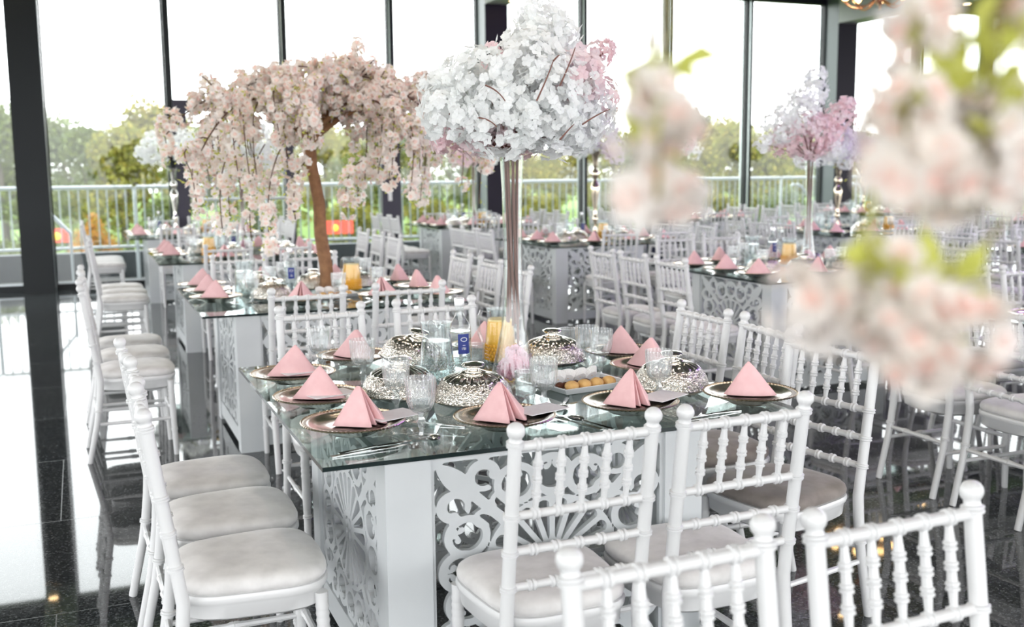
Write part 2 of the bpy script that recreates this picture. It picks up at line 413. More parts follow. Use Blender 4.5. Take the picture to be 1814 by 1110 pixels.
for vi in range(5):
    g = random.Random(40+vi); blobs = []
    for k in range(16):
        h = g.uniform(.15,1.0); rad = .42*math.sin(PI*min(.97,(h*.8+.2)))
        a = g.uniform(0,2*PI); q = g.uniform(.3,1)*rad
        blobs.append((q*math.cos(a), q*math.sin(a), .12+h*.72, g.uniform(.13,.2)))
    V = leaf_cloud(blobs, 5200, .021, vi, 60+vi)
    mm = MB(); mm.v = [tuple(p) for p in V]; mm.f = [(4*i,4*i+1,4*i+2,4*i+3) for i in range(len(V)//4)]; mm.m = [0 if g.random() < .8 else 1 for _ in mm.f]
    pair = [(0,3),(1,2),(2,1),(3,0),(4,2)][vi]
    cr = mm.mesh('crown', [M_LF[pair[0]], M_LF[pair[1]]], False)
    tm = MB(); tm.tube([(0,0,0),(.01,0,.3),(.0,.01,.62)], [.03,.022,.008], 7)
    for a in (0.3,2.2,4.1): tm.tube([(0,0,.28),(.12*math.cos(a),.12*math.sin(a),.45),(.22*math.cos(a),.22*math.sin(a),.6)], [.014,.009,.004], 5)
    TREEK.append(Kind('tree', [('crown', cr, -1), ('trunk', tm.mesh('trunk', M_TRUNK), -1)]))
KINDW = ['dark green', 'olive green', 'yellowing', 'dull grey green', 'small orange']
# viewing bearing, distance, top height above eye (px), kind
trees = [(15,52,120,0),(60,60,150,3),(125,75,118,3),(165,50,90,0),(225,48,112,1),(265,54,138,2),(335,52,122,1),(400,60,100,0),(450,50,104,1),(520,58,90,0),(580,52,96,2),(640,57,100,1),(700,51,94,0),(755,56,80,1),(820,52,78,0),
         (880,58,60,1),(930,50,44,2),(975,56,50,1),(1040,50,80,2),(1090,57,88,1),(1130,52,70,0),(1180,50,72,1),(1225,60,102,0),(1275,52,96,2),(1320,55,100,1),(1375,50,84,1),(1420,58,90,0),(1475,52,72,2),(1540,50,80,1),(1600,55,84,0),(1660,50,92,1),(1730,56,86,2),(1800,50,100,1)]
where = ['cut by the left edge','beside the left column','pale in the distance','low behind the left railing','left of the orange bush','tallest in the big left pane','behind the white flowers at left','behind the cherry branches',
 'through the left cherry branches','behind the drooping cherry strands','left of the cherry trunk','right of the cherry trunk','behind the right cherry branches','between cherry tree and white flowers','left of the middle column','hidden behind the middle column',
 'right of the tall glass vase','under the white crown','behind the gold candlestand','left of the hanging blossom','behind the hanging blossom','just right of the hanging blossom','through the fourth pane','left of the slim mullion','at the slim mullion',
 'behind the pink flowers','right of the pink flowers','behind the black column','right of the black column','behind the blossom cluster','through a gap in the blossom cluster','far behind the blossom','at the right edge']
for ti, ((u, y, hp, k), w) in enumerate(zip(trees, where)):
    y = (44,51,58,65)[(ti*3) % 4] if ti != 2 else 75
    dd = y/math.cos(math.atan(bearing(u))); 
    depth = y*math.cos(yaw)+y*bearing(u)*math.sin(yaw)
    top = eye+hp/f_px*depth
    hgt = top+1.2
    o = spawn(TREEK[k], KINDW[k]+' tree beyond the lawn, '+w, 'tree', 'trees beyond the lawn', (y*bearing(u), y, -1.2), rnd.uniform(0,6), scale=(hgt*1.02,hgt*1.02,hgt*1.0))
# low bushes and hedge in front of the trees
for i, (u, y, hp, k, w) in enumerate([(170,31,-62,4,'below the big left pane'),(60,36,-30,0,'left of the left column'),(300,35,-38,0,'behind the silver flower stand'),(480,36,-30,3,'behind the low cherry strands'),(620,36,-40,1,'right of the cherry trunk'),(770,36,-34,1,'left of the middle column'),(960,36,-28,1,'right of the tall vase'),(1100,36,-30,0,'left of the hanging blossom'),(1270,36,-30,1,'left of the slim mullion'),(1390,36,-24,3,'behind the pink flowers'),(1560,36,-30,0,'right of the black column'),(1700,36,-20,1,'behind the blossom cluster')]):
    depth = y*math.cos(yaw)+y*bearing(u)*math.sin(yaw)
    hgt = eye+hp/f_px*depth+1.2
    spawn(TREEK[k], KINDW[k].replace('small ','')+' bush on the lawn, '+w, 'bush', 'bushes on the lawn', (y*bearing(u), y, -1.2-.25*hgt), rnd.uniform(0,6), scale=(hgt*(.9 if k == 4 else 1.7),hgt*(.9 if k == 4 else 1.6),hgt*1.25))
# small coloured boards on the far lawn
for u, wpx, hgt, lab in ((603,.9,.42,'red board with yellow print on the lawn, right of the cherry trunk'), (108,.5,.4,'small red board on the lawn, behind the left railing')):
    y = 33; b = MB(); b.box((0,0,.95), (wpx,.05,hgt), 0); p2 = MB(); p2.tube([(-wpx*.4,0.05,0),(-wpx*.4,.05,1.1)], .03, 6); p2.tube([(wpx*.4,.05,0),(wpx*.4,.05,1.1)], .03, 6)
    q = MB(); q.ball((-wpx*.15,-.03,.93), .11, 10, 0, (1,.2,1))
    spawn(Kind('sign_board', [('panel', b.mesh('panel', M_RED, False), -1), ('post', p2.mesh('post', M_CURB), -1), ('emblem', q.mesh('emblem', M_YELLOW), -1)]), lab, 'sign', None, (y*bearing(u), y, -1.2))
b = MB(); b.b2((0,0,0), (5.5,.08,.45)); tag(link('green_barrier', b.mesh('green_barrier', M_GREENB, False), None, (28*bearing(590), 28, -1.2)), 'low green barrier board on the lawn behind the cherry trunk', 'barrier')

# ------------------------------------------------------------------ chiavari chair (front faces +y, origin on the floor under the seat)
def ring(z, r, a=.0045):
    return [(z-.0085,r),(z-.0065,r+a),(z-.0025,r+a),(z-.0005,r+a*.35),(z+.0015,r+a),(z+.0055,r+a),(z+.0075,r)]
RAILZ = [.885, .705, .615, .525]
def post_y(z):
    if z < .43: return -.178-.075*((.43-z)/.43)**1.5
    return -.178-.070*((z-.43)/.5)
def make_chair_parts(nseg=10):
    parts = {}
    # back post with leg
    st = [(0,.0135),(.004,.0145),(.2,.0155)]+ring(.27,.0165)+[(.36,.0175),(.43,.0175)]
    for z in (.525,.615,.705): st += ring(z,.0165)
    st += [(.80,.0165),(.865,.016)]+ring(.880,.016,.005)+[(.892,.0148),(.8965,.0150),(.900,.0180),(.905,.0207),(.911,.0216),(.918,.0205),(.925,.0160),(.929,.010),(.931,.002)]
    m = MB(); m.tube([(0,post_y(z),z) for z,r in st], [r for z,r in st], nseg); parts['back_post'] = m.mesh('back_post', M_WHITE)
    m = MB()
    st = [(0,.0125),(.004,.0135),(.10,.0145)]+ring(.14,.0145,.003)+[(.25,.0165)]
    for z in (.305,.325,.345,.365): st += [(z-.008,.0165),(z,.0185),(z+.008,.0165)]
    st += [(.405,.018)]
    m.tube([(0,.178-.012*(z/.4),z) for z,r in st], [r for z,r in st], nseg); parts['leg'] = m.mesh('leg', M_WHITE)
    W = .176
    def rail(z, beads, r=.0105):
        m = MB(); pr = [(0,r)]
        for b in beads:
            for dz, rr in ((-.011,r),(-.008,r+.0045),(-.003,r+.0045),(0,r+.001),(.003,r+.0045),(.008,r+.0045),(.011,r)): pr.append((b+dz/(2*W),rr))
        pr.append((1,r))
        y = post_y(z)
        m.turned((-W,y,z), (W,y,z), pr, nseg); return m
    bd = [1/6,2/6,3/6,4/6,5/6]
    parts['top_rail'] = rail(.885-.012, bd, .0115).mesh('top_rail', M_WHITE)
    for i, z in enumerate(RAILZ[1:]):
        parts['crossbar%d' % i] = rail(z, bd).mesh('crossbar', M_WHITE)
    m = MB(); z0, z1 = .712, .866
    pr = [(0,.0065),(.1,.0075)]
    for t in (.27,.50,.73): pr += [(t-.065,.0085),(t-.05,.0125),(t-.02,.0125),(t-.005,.0095),(t+.01,.0125),(t+.04,.0125),(t+.055,.0095)]
    pr += [(.9,.0075),(1,.0065)]
    m.turned((0,post_y(z0),z0), (0,post_y(z1),z1), pr, max(6,nseg-2)); parts['spindle'] = m.mesh('spindle', M_WHITE)
    def seat_out(sc, n=36):
        o = []
        for k in range(n):
            a = 2*PI*k/n; c, s = math.cos(a), math.sin(a)
            x = abs(c)**.5*(1 if c > 0 else -1); y = abs(s)**.5*(1 if s > 0 else -1)
            o.append((x*(.187+.017*y)*sc, (y*.188+.012*(1-x*x)*(1 if y > 0 else 0))*sc+.002))
        return o
    def loft(levels, mat):
        m = MB(); n = 36; vs = []
        for sc, z in levels:
            for x, y in seat_out(sc, n): vs.append((x,y,z))
        fs = [(i*n+k, i*n+(k+1)%n, (i+1)*n+(k+1)%n, (i+1)*n+k) for i in range(len(levels)-1) for k in range(n)]
        fs.append(tuple(range(n-1,-1,-1))); e = (len(levels)-1)*n; fs.append(tuple(e+k for k in range(n)))
        m.add(vs, fs, mat); return m
    m = loft([(.88,.362),(.955,.372),(.97,.405),(1.0,.412),(1.015,.420),(1.015,.428),(1.0,.434),(.9,.436)], 0)
    parts['seat_frame'] = m.mesh('seat_frame', M_WHITE, True, 50)
    lv = [(.96,.434),(1.0,.442),(1.005,.452),(.985,.463),(.94,.471),(.85,.477),(.65,.482),(.35,.484),(.1,.4845)]
    parts['cushion'] = loft(lv, 0).mesh('cushion', M_CUSH, True, 80)
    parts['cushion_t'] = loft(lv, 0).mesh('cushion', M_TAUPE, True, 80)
    def strut(p, q, beads=(.5,)):
        m = MB(); pr = [(0,.0085)]
        for b in beads: pr += [(b-.05,.0105),(b-.03,.0135),(b-.005,.0135),(b,.0115),(b+.005,.0135),(b+.03,.0135),(b+.05,.0105)]
        pr.append((1,.0085)); m.turned(p, q, pr, max(6,nseg-2)); return m.mesh('stretcher', M_WHITE)
    parts['str_side'] = strut((0,post_y(.2)+.01,.2), (0,.162,.2))
    parts['str_front'] = strut((-.165,.168,.245), (.165,.168,.245), (.3,.7))
    parts['str_back'] = strut((-.165,post_y(.25),.25), (.165,post_y(.25),.25), (.3,.7))
    m = MB(); m.add([], [])
    return parts
CP = make_chair_parts(10)
def chair_kind(P, taupe):
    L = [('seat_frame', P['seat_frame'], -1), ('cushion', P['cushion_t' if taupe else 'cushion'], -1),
         ('back_post', P['back_post'], -1, (-.176,0,0)), ('back_post', P['back_post'], -1, (.176,0,0)),
         ('leg', P['leg'], -1, (-.172,0,0)), ('leg', P['leg'], -1, (.172,0,0)), ('top_rail', P['top_rail'], -1)]
    for i in range(3): L.append(('crossbar', P['crossbar%d' % i], -1))
    for k in range(5): L.append(('spindle', P['spindle'], -1, (-.176+.352*(k+1)/6,0,0)))
    L += [('stretcher', P['str_side'], -1, (-.172,0,0)), ('stretcher', P['str_side'], -1, (.172,0,0)), ('stretcher', P['str_front'], -1), ('stretcher', P['str_back'], -1)]
    return Kind('chiavari_chair', L)
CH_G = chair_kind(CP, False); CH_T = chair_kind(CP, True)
# distant chairs: one frame mesh and the cushion
def far_chair():
    P = make_chair_parts(6); m = MB()
    for p in chair_kind(P, False).parts:
        if p[0] == 'cushion': continue
        off = p[3] if len(p) > 3 else (0,0,0)
        m.add([(v.co.x+off[0], v.co.y+off[1], v.co.z+off[2]) for v in p[1].vertices], [tuple(q.vertices) for q in p[1].polygons])
    return Kind('chiavari_chair', [('frame', m.mesh('frame', M_WHITE), -1), ('cushion', P['cushion'], -1)])
CH_F = far_chair()

# ------------------------------------------------------------------ fretwork panel (signed field on a grid, contoured and thickened)
def fret_field(u, v):
    r = np.hypot(u, v); a = np.arctan2(v, u)
    f = np.maximum(np.abs(u), np.abs(v))-.962
    def un(g):
        nonlocal f; f = np.maximum(f, g)
    hub = .15-r
    for sx in (-1,1):
        for sy in (-1,1):
            hub = np.minimum(hub, -(.046-np.hypot(u-sx*.055, (v-sy*.06)*.75)))
    un(hub)
    NR_ = 20
    k = (np.round(a/(2*PI/NR_)))*(2*PI/NR_)
    da = np.abs(a-k)*r
    un(np.minimum(.020+.008*r-da, np.minimum(.55-r, r-.12)))
    k2 = (np.floor(a/(2*PI/NR_))+.5)*(2*PI/NR_)
    hole = .060-np.hypot(u-.47*np.cos(k2), v-.47*np.sin(k2))
    un(np.minimum(np.minimum(r-.47, .565-r), -hole))
    # twelve interlaced loops round the sun, each with a pair of curled hooks
    U, V = np.abs(u), np.abs(v)
    def loop(x0, y0, R, t, hooks=True):
        dd = np.hypot(U-x0, V-y0)
        un(.032-np.abs(dd-R))
        if hooks:
            ct, st = math.cos(t), math.sin(t)
            for sg in (-1,1):
                hx, hy = x0+(R-.055)*ct-sg*.06*st, y0+(R-.055)*st+sg*.06*ct
                lx = (U-hx)*ct+(V-hy)*st; ly = (-(U-hx)*st+(V-hy)*ct)*sg
                dh = np.hypot(lx, ly)
                un(np.where((lx > -.01) | (ly < 0), .017-np.abs(dh-.042), -.1))
                un(.026-np.hypot(lx+.035, ly+.012))
    loop(0, .755, .155, PI/2); loop(.30, .705, .155, math.radians(72), True); loop(.755, 0, .155, 0); loop(.705, .30, .155, math.radians(18))
    # fleur-de-lis in each corner
    A = (U+V)/math.sqrt(2); B = np.abs(U-V)/math.sqrt(2)
    w = .088*np.sin(np.clip((A-.86)/(1.36-.86),0,1)*PI)**.9
    un(np.where((A > .86) & (A < 1.36), w-B, -.2))
    un(np.minimum(.045-B, np.minimum(A-.55, .95-A)))
    # side lobes: C curls
    cA, cB, R = .97, .165, .105
    d = np.hypot(A-cA, B-cB)
    ang = np.arctan2(B-cB, A-cA)
    th = .034+.010*np.cos(ang-.8)
    un(np.where(~((ang > 2.2) | (ang < -2.9)) , th-np.abs(d-R), -.1))
    un(.046-np.hypot(A-(cA+R*math.cos(2.25)*.85), B-(cB+R*math.sin(2.25)*.85)))
    # lower little curl pair on the stem
    d2 = np.hypot(A-.72, B-.10); ang2 = np.arctan2(B-.10, A-.72)
    un(np.where(ang2 > -1.8, .020-np.abs(d2-.062), -.1))
    return f
def fret_mesh(Wd, Hd, T, nx=120, ny=110):
    us = np.linspace(-1,1,nx+1); vs_ = np.linspace(-1,1,ny+1)
    Ug, Vg = np.meshgrid(us, vs_, indexing='ij')
    Fv = fret_field(Ug, Vg)
    Fv = np.where(np.abs(Fv) < 1e-4, 1e-4, Fv)
    verts = []; idx = {}
    def vert(key, x, y):
        if key not in idx:
            idx[key] = len(verts); verts.append((x*Wd/2, y*Hd/2))
        return idx[key]
    faces = []; walls = []
    for i in range(nx):
        for j in range(ny):
            cs = [(i,j),(i+1,j),(i+1,j+1),(i,j+1)]
            val = [Fv[c] for c in cs]
            if max(val) < 0: continue
            poly = []; cross = []
            for k in range(4):
                c0, c1 = cs[k], cs[(k+1)%4]; f0, f1 = val[k], val[(k+1)%4]
                if f0 > 0: poly.append(vert(('c',)+c0, us[c0[0]], vs_[c0[1]]))
                if (f0 > 0) != (f1 > 0):
                    t = f0/(f0-f1)
                    x = us[c0[0]]+(us[c1[0]]-us[c0[0]])*t; y = vs_[c0[1]]+(vs_[c1[1]]-vs_[c0[1]])*t
                    q = vert(('e',)+tuple(sorted((c0,c1))), x, y); poly.append(q); cross.append((q, f0 > 0))
            if len(poly) >= 3: faces.append(tuple(poly))
            for k in range(len(cross)):
                q, leaving = cross[k]
                if leaving:
                    walls.append((q, cross[(k+1) % len(cross)][0]))
    # outer rim
    for i in range(nx):
        for j in (0, ny):
            a, b = idx.get(('c',i,j)), idx.get(('c',i+1,j))
            if a is not None and b is not None: walls.append((b,a) if j else (a,b))
    for j in range(ny):
        for i in (0, nx):
            a, b = idx.get(('c',i,j)), idx.get(('c',i,j+1))
            if a is not None and b is not None: walls.append((a,b) if i else (b,a))
    m = MB(); n = len(verts)
    m.v = [(x, -T/2, y) for x, y in verts]+[(x, T/2, y) for x, y in verts]
    m.f = [f for f in faces]+[tuple(q+n for q in reversed(f)) for f in faces]+[(b,a,a+n,b+n) for a, b in walls]
    m.m = [0]*len(m.f)
    return m.mesh('fretwork_panel', M_TABLEW, False)
BS = .96; PW = .125; PD = .10
PANW = BS-2*PW+.004; PANH = .645
FRET = fret_mesh(PANW, PANH, .018)
FRET2 = fret_mesh(BS-2*PD+.004, PANH, .018)
def box_mesh(nm, s, mat):
    m = MB(); m.box((0,0,0), s); return m.mesh(nm, mat, False)
CORNER = box_mesh('corner_post', (PW,PD,.736), M_TABLEW)
RAILB_X = box_mesh('bottom_rail', (BS-2*PW,.03,.085), M_TABLEW)
RAILB_Y = box_mesh('bottom_rail', (.03,BS-2*PD,.085), M_TABLEW)
RAILT_X = box_mesh('top_rail', (BS-2*PW,.03,.02), M_TABLEW)
RAILT_Y = box_mesh('top_rail', (.03,BS-2*PD,.02), M_TABLEW)
TW = 1.49
def glass_top():
    m = MB(); h = .006; w = TW/2
    m.add([(-w,-w,-h),(w,-w,-h),(w,w,-h),(-w,w,-h),(-w,-w,h),(w,-w,h),(w,w,h),(-w,w,h)], [(3,2,1,0),(4,5,6,7)], 0)
    m.add([(-w,-w,-h),(w,-w,-h),(w,w,-h),(-w,w,-h),(-w,-w,h),(w,-w,h),(w,w,h),(-w,w,h)], [(0,1,5,4),(1,2,6,5),(2,3,7,6),(3,0,4,7)], 1)
    return m.mesh('glass_top', [M_TGLASS, M_TEDGE], False)
GTOP = glass_top()
def table(x0, y0, bx, by, label):
    L = []
    cx, cy = bx+BS/2, by+BS/2          # base centre
    gx, gy = x0+TW/2, y0+TW/2
    L.append(('glass_top', GTOP, -1, (gx-cx,gy-cy,.744)))
    for sx in (-1,1):
        for sy in (-1,1): L.append(('corner_post', CORNER, -1, (sx*(BS-PW)/2, sy*(BS-PD)/2, .368)))
    h = BS/2-.02
    for s in (-1,1):
        L.append(('fretwork_panel', FRET, -1, (0,s*h,.085+PANH/2), (0,0,0)))
        L.append(('fretwork_panel', FRET2, -1, (s*h,0,.085+PANH/2), (0,0,PI/2)))
        L.append(('bottom_rail', RAILB_X, -1, (0,s*h,.0725))); L.append(('bottom_rail', RAILB_Y, -1, (s*h,0,.0725)))
    return spawn(Kind('banquet_table', L), label, 'table', 'glass topped fretwork tables', (cx,cy,0))

# ------------------------------------------------------------------ tableware kinds
def lathe_kind(name, prof, mat, n=28, mod=None):
    m = MB(); m.lathe(prof, n, mod=mod); return m.mesh(name, mat)
def plate_kind():
    body = [(0.0001,.002),(.045,.002),(.058,.0),(.063,.001),(.070,.006),(.090,.0145),(.122,.0265),(.143,.0335),(.147,.036),(.143,.0375),(.125,.0345),(.105,.0305),(.098,.0275),(.06,.0265),(.0001,.0262)]
    a = lathe_kind('plate_body', body, M_CHARGER, 40)
    m = MB(); nb = 72; n = nb*4; vs = []; fs = []
    for i in range(n):
        t = 2*PI*i/n; rb = .0036*(.55+.45*abs(math.sin(nb*t/2)))
        for k in range(5):
            an = 2*PI*k/5; r = .1455+rb*math.cos(an)
            vs.append((r*math.cos(t), r*math.sin(t), .0368+rb*math.sin(an)))
    for i in range(n):
        for k in range(5): fs.append((i*5+k, ((i+1)%n)*5+k, ((i+1)%n)*5+(k+1)%5, i*5+(k+1)%5))
    m.add(vs, fs); b = m.mesh('beaded_rim', M_GOLD)
    return Kind('charger_plate', [('plate_body', a, -1), ('beaded_rim', b, -1)])
PLATE = plate_kind(); PTOP = .0295
def napkin_mesh(seed):
    g = random.Random(seed)
    w = .086+g.uniform(-.004,.006); h = .098+g.uniform(-.005,.006); lean = g.uniform(-.012,.012)
    # outline seen from above: long back edge, three rolled lobes in front with grooves between
    o = [(-w,.026),(-w*.75,.036),(-w*.4,.043),(0,.046),(w*.4,.043),(w*.75,.036),(w,.026),(w*.98,.016),(w*.80,-.006),(w*.62,-.030),(w*.46,-.053),(w*.36,-.066),(w*.27,-.066),(w*.215,-.045),(w*.20,-.004),(w*.165,.014),
         (w*.135,-.004),(w*.10,-.038),(w*.04,-.056),(-w*.04,-.058),(-w*.10,-.040),(-w*.135,-.004),(-w*.17,.014),(-w*.205,-.004),(-w*.225,-.048),(-w*.28,-.070),(-w*.37,-.070),(-w*.48,-.055),(-w*.64,-.030),(-w*.82,-.004),(-w*.98,.016)]
    n = len(o); m = MB(); vs = []; lv = 9
    for i in range(lv):
        t = i/(lv-1); sc = (1-t)**.92*(1-.06*math.sin(PI*t))+.035*t

        for x, y in o:
            yy = y*(sc+.16*t*(1-t*.35))
            vs.append((x*sc+lean*t, yy+.006*t, h*t**.96))
    fs = [(i*n+k, i*n+(k+1)%n, (i+1)*n+(k+1)%n, (i+1)*n+k) for i in range(lv-1) for k in range(n)]
    fs = [tuple(reversed(f)) for f in fs]
    e = (lv-1)*n; fs.append(tuple(e+k for k in range(n-1,-1,-1))); fs.append(tuple(range(n)))
    m.add(vs, fs); return m.mesh('napkin', M_NAP, True, 70)
NAPS = [Kind('folded_napkin', [('napkin', napkin_mesh(s), -1)]) for s in range(4)]
def rib(n, amp):
    return lambda a, i: 1+amp*math.cos(n*a)
def goblet_kind():
    m = MB(); ro = [(.0385,.102),(.0405,.122),(.042,.145),(.043,.166),(.043,.169)]
    m.lathe([(.011,.070),(.023,.074),(.032,.083)]+ro, 110, mod=lambda a, i: 1+(.028*math.cos(22*a) if 1 < i < 7 else 0))
    m.lathe([(.0405,.169),(.039,.145),(.036,.11),(.029,.086),(.0001,.078)], 32); b = m.mesh('bowl', M_GLASS)
    m = MB(); m.lathe([(.010,.006),(.0065,.016),(.0075,.026),(.0115,.036),(.0145,.043),(.0105,.051),(.008,.058),(.0085,.064),(.012,.071)], 8); s = m.mesh('stem', M_STEMG, False)
    m = MB(); m.lathe([(.0001,.001),(.034,.0),(.037,.002),(.034,.004),(.010,.008)], 28); f = m.mesh('foot', M_STEMG)
    return Kind('wine_goblet', [('bowl', b, -1), ('stem', s, -1), ('foot', f, -1)])
GOB = goblet_kind()
m = MB(); m.lathe([(.0001,.0),(.027,.0),(.029,.004),(.033,.04),(.0365,.085),(.037,.088),(.0345,.088),(.031,.04),(.026,.012),(.0001,.010)], 96, mod=lambda a, i: 1+(.026*math.cos(18*a) if 1 < i < 6 else 0))
TUMB = Kind('ribbed_tumbler', [('ribbed_tumbler', m.mesh('ribbed_tumbler', M_GLASS), -1)])
def cloche_kind():
    m = MB(); m.lathe([(.0001,.006),(.07,.005),(.085,.0),(.102,.009),(.1075,.012),(.105,.0145),(.092,.011),(.0001,.010)], 36); dish = m.mesh('dish', M_SILVER)
    m = MB(); m.lathe([(.100,.012),(.103,.0135),(.1015,.017),(.099,.030),(.095,.043),(.088,.056),(.078,.066)], 56); side = m.mesh('dome', M_EMB)
    m = MB(); m.lathe([(.078,.066),(.0765,.0685),(.068,.0745),(.056,.0805),(.044,.085),(.034,.088),(.026,.0895)], 132, mod=lambda a, i: 1+[0,.025,.045,.045,.03,.01,.0][i]*math.cos(22*a)); flu = m.mesh('fluted_top', M_SILVER, True, 80)
    m = MB(); m.lathe([(.034,.0875),(.031,.091),(.022,.0935),(.016,.096),(.015,.099),(.021,.101),(.0275,.105),(.0295,.109),(.027,.113),(.018,.1155),(.008,.1165),(.0001,.117)], 44, mod=lambda a, i: 1+(.04*math.cos(11*a) if 4 < i < 9 else 0)); kn = m.mesh('knob', M_SILVER)
    return Kind('silver_cloche', [('dish', dish, -1), ('dome', side, -1), ('fluted_top', flu, 1), ('knob', kn, 1)])
CLO = cloche_kind()
def jug_kind(fill):
    m = MB(); out = [(.0001,.0),(.052,.0),(.057,.004),(.060,.03),(.059,.07),(.055,.12),(.050,.16),(.049,.172),(.052,.205),(.054,.212)]
    m.lathe(out, 36); m.lathe([(.0525,.212),(.0475,.172),(.053,.12),(.056,.07),(.056,.03),(.05,.006),(.0001,.005)], 36); body = m.mesh('glass_body', M_GLASS2 if fill == 'water' else M_GLASS2)
    m = MB(); m.tube([(.047,0,.19),(.085,0,.198),(.102,0,.165),(.098,0,.11),(.075,0,.062),(.057,0,.055)], [.008,.008,.007,.007,.007,.007], 8); hd = m.mesh('handle', M_GLASS)
    m = MB(); m.tube([(-.043,0,.195),(-.058,0,.215),(-.066,0,.222)], [.018,.014,.008], 10); spt = m.mesh('spout', M_GLASS)
    def prof(i): return 0
    if fill == 'juice':
        m = MB(); m.lathe([(.0001,.007),(.050,.008),(.0565,.03),(.0565,.09)], 48, mod=None)
        m.lathe([(.0565,.09),(.0535,.12),(.0485,.165)], 36)
        m.lathe([(.0485,.165),(.0483,.172),(.0001,.173)], 36, mat=1)
        li = m.mesh('juice', [M_JUICE, M_FOAM])
        nm = 'juice_jug'
    else:
        m = MB(); m.lathe([(.0001,.007),(.050,.008),(.0555,.03),(.0555,.09),(.0525,.12),(.049,.15),(.0001,.15)], 36); li = m.mesh('water', M_WATER); nm = 'water_jug'
    m = MB(); nb = 26
    for row in range(5):
        for k in range(nb):
            a = 2*PI*(k+.5*(row % 2))/nb; z = .02+row*.013; r = .0585
            m.ball((r*math.cos(a), r*math.sin(a), z), .0055, 6, 0)
    kn = m.mesh('hobnail_band', M_GLASS if fill == 'water' else M_JUICE)
    return Kind(nm, [('glass_body', body, -1), (nm.split('_')[0], li, -1), ('handle', hd, -1), ('spout', spt, -1), ('hobnail_band', kn, 0)])
JUICE = jug_kind('juice'); WJUG = jug_kind('water')
def arc_patch(r, a0, a1, z0, z1, mat, n=10):
    m = MB(); vs = []; fs = []
    for i in range(n+1):
        a = a0+(a1-a0)*i/n
        for rr in (r, r+.0006):
            for z in (z0, z1): vs.append((rr*math.cos(a), rr*math.sin(a), z))
    for i in range(n):
        o = i*4; q = (i+1)*4
        fs += [(o+2,q+2,q+3,o+3), (o+1,o,q,q+1)[::-1], (o,o+2,q+2,q)[::-1], (o+1,o+3,q+3,q+1)]
    m.add(vs, fs); return m.mesh('label', mat)
def bottle_kind():
    m = MB(); m.lathe([(.0001,.004),(.030,.003),(.036,.0),(.0385,.005),(.0385,.165),(.0378,.176),(.033,.192),(.024,.206),(.017,.218),(.0148,.232),(.0145,.250),(.0155,.252)], 32); gl = m.mesh('glass_body', M_GLASS2)
    m = MB(); m.lathe([(.0001,.012),(.035,.012),(.0365,.02),(.0365,.166),(.0001,.166)], 28); wa = m.mesh('water', M_WATER)
    m = MB(); m.lathe([(.0165,.250),(.0172,.252),(.0172,.277),(.016,.279),(.0001,.2795)], 20); cp = m.mesh('cap', M_CAPGREY)
    c = -PI/2+.25
    lb = arc_patch(.0388, c-.52, c+.52, .092, .160, M_BLUE)
    # printed ring emblem and year on the label
    m = MB(); path = []
    for i in range(25):
        t = 2*PI*i/24; a = c+.27*math.cos(t); z = .1415+.0065*math.sin(t); path.append((.0396*math.cos(a), .0396*math.sin(a), z))
    m.tube(path, .0012, 4)
    def bar(a0, a1, z, r=.0008): m.tube([(.0396*math.cos(c+a0+(a1-a0)*t/4), .0396*math.sin(c+a0+(a1-a0)*t/4), z) for t in range(5)], r, 4)
    bar(-.12,.12,.1215)
    def vb(a, z0, z1): m.tube([(.0396*math.cos(c+a), .0396*math.sin(c+a), z0), (.0396*math.cos(c+a), .0396*math.sin(c+a), z1)], .0007, 4)
    vb(-.17,.107,.114); bar(-.10,-.03,.114,.0007); vb(-.05,.107,.114)
    bar(.02,.09,.114,.0007); bar(.02,.09,.1105,.0007); bar(.02,.09,.107,.0007); vb(.02,.107,.114); vb(.09,.107,.1105); vb(.16,.107,.114)
    em = m.mesh('label_print', M_LWHITE)
    return Kind('water_bottle', [('glass_body', gl, -1), ('water', wa, -1), ('cap', cp, -1), ('label', lb, 0), ('label_print', em, 0)])
BOT = bottle_kind()
def cutlery():
    def handle(m, L0, L1, w0, w1): m.add([(-w0,L0,.0),(w0,L0,.0),(w1,L1,.004),(-w1,L1,.004),(-w0,L0,.003),(w0,L0,.003),(w1,L1,.0065),(-w1,L1,.0065)], [(3,2,1,0),(4,5,6,7),(0,1,5,4),(1,2,6,5),(2,3,7,6),(3,0,4,7)])
    k = MB(); handle(k, -.11,.0,.008,.005); k.add([(-.005,0,.003),(.006,0,.003),(.010,.05,.003),(.007,.10,.003),(-.004,.115,.003),(-.005,.05,.003),(-.005,0,.005),(.006,0,.005),(.010,.05,.004),(.007,.10,.004),(-.004,.115,.004),(-.005,.05,.005)],
        [(5,4,3,2,1,0),(6,7,8,9,10,11)]+[(i,(i+1)%6,(i+1)%6+6,i+6) for i in range(6)])
    f = MB(); handle(f, -.11,.015,.008,.003); f.add([(-.004,.015,.004),(.004,.015,.004),(.012,.04,.006),(.012,.055,.007),(-.012,.055,.007),(-.012,.04,.006)], [(0,1,2,3,4,5)])
    for x in (-.0105,-.0035,.0035,.0105): f.tube([(x,.054,.007),(x,.075,.006),(x,.092,.010)], [.0018,.0018,.001], 5)
    s = MB(); handle(s, -.11,.015,.008,.003)
    for i in range(1): s.ball((0,.045,.008), .032, 16, 0, (.6,1,.22))
    return [Kind('table_knife', [('table_knife', k.mesh('table_knife', M_STEEL), -1)]), Kind('table_fork', [('table_fork', f.mesh('table_fork', M_STEEL), -1)]), Kind('table_spoon', [('table_spoon', s.mesh('table_spoon', M_STEEL), -1)])]
KNIFE, FORK, SPOON = cutlery()
CARD = Kind('menu_card', [('menu_card', box_mesh('menu_card', (.10,.15,.0016), M_CARD), -1)])
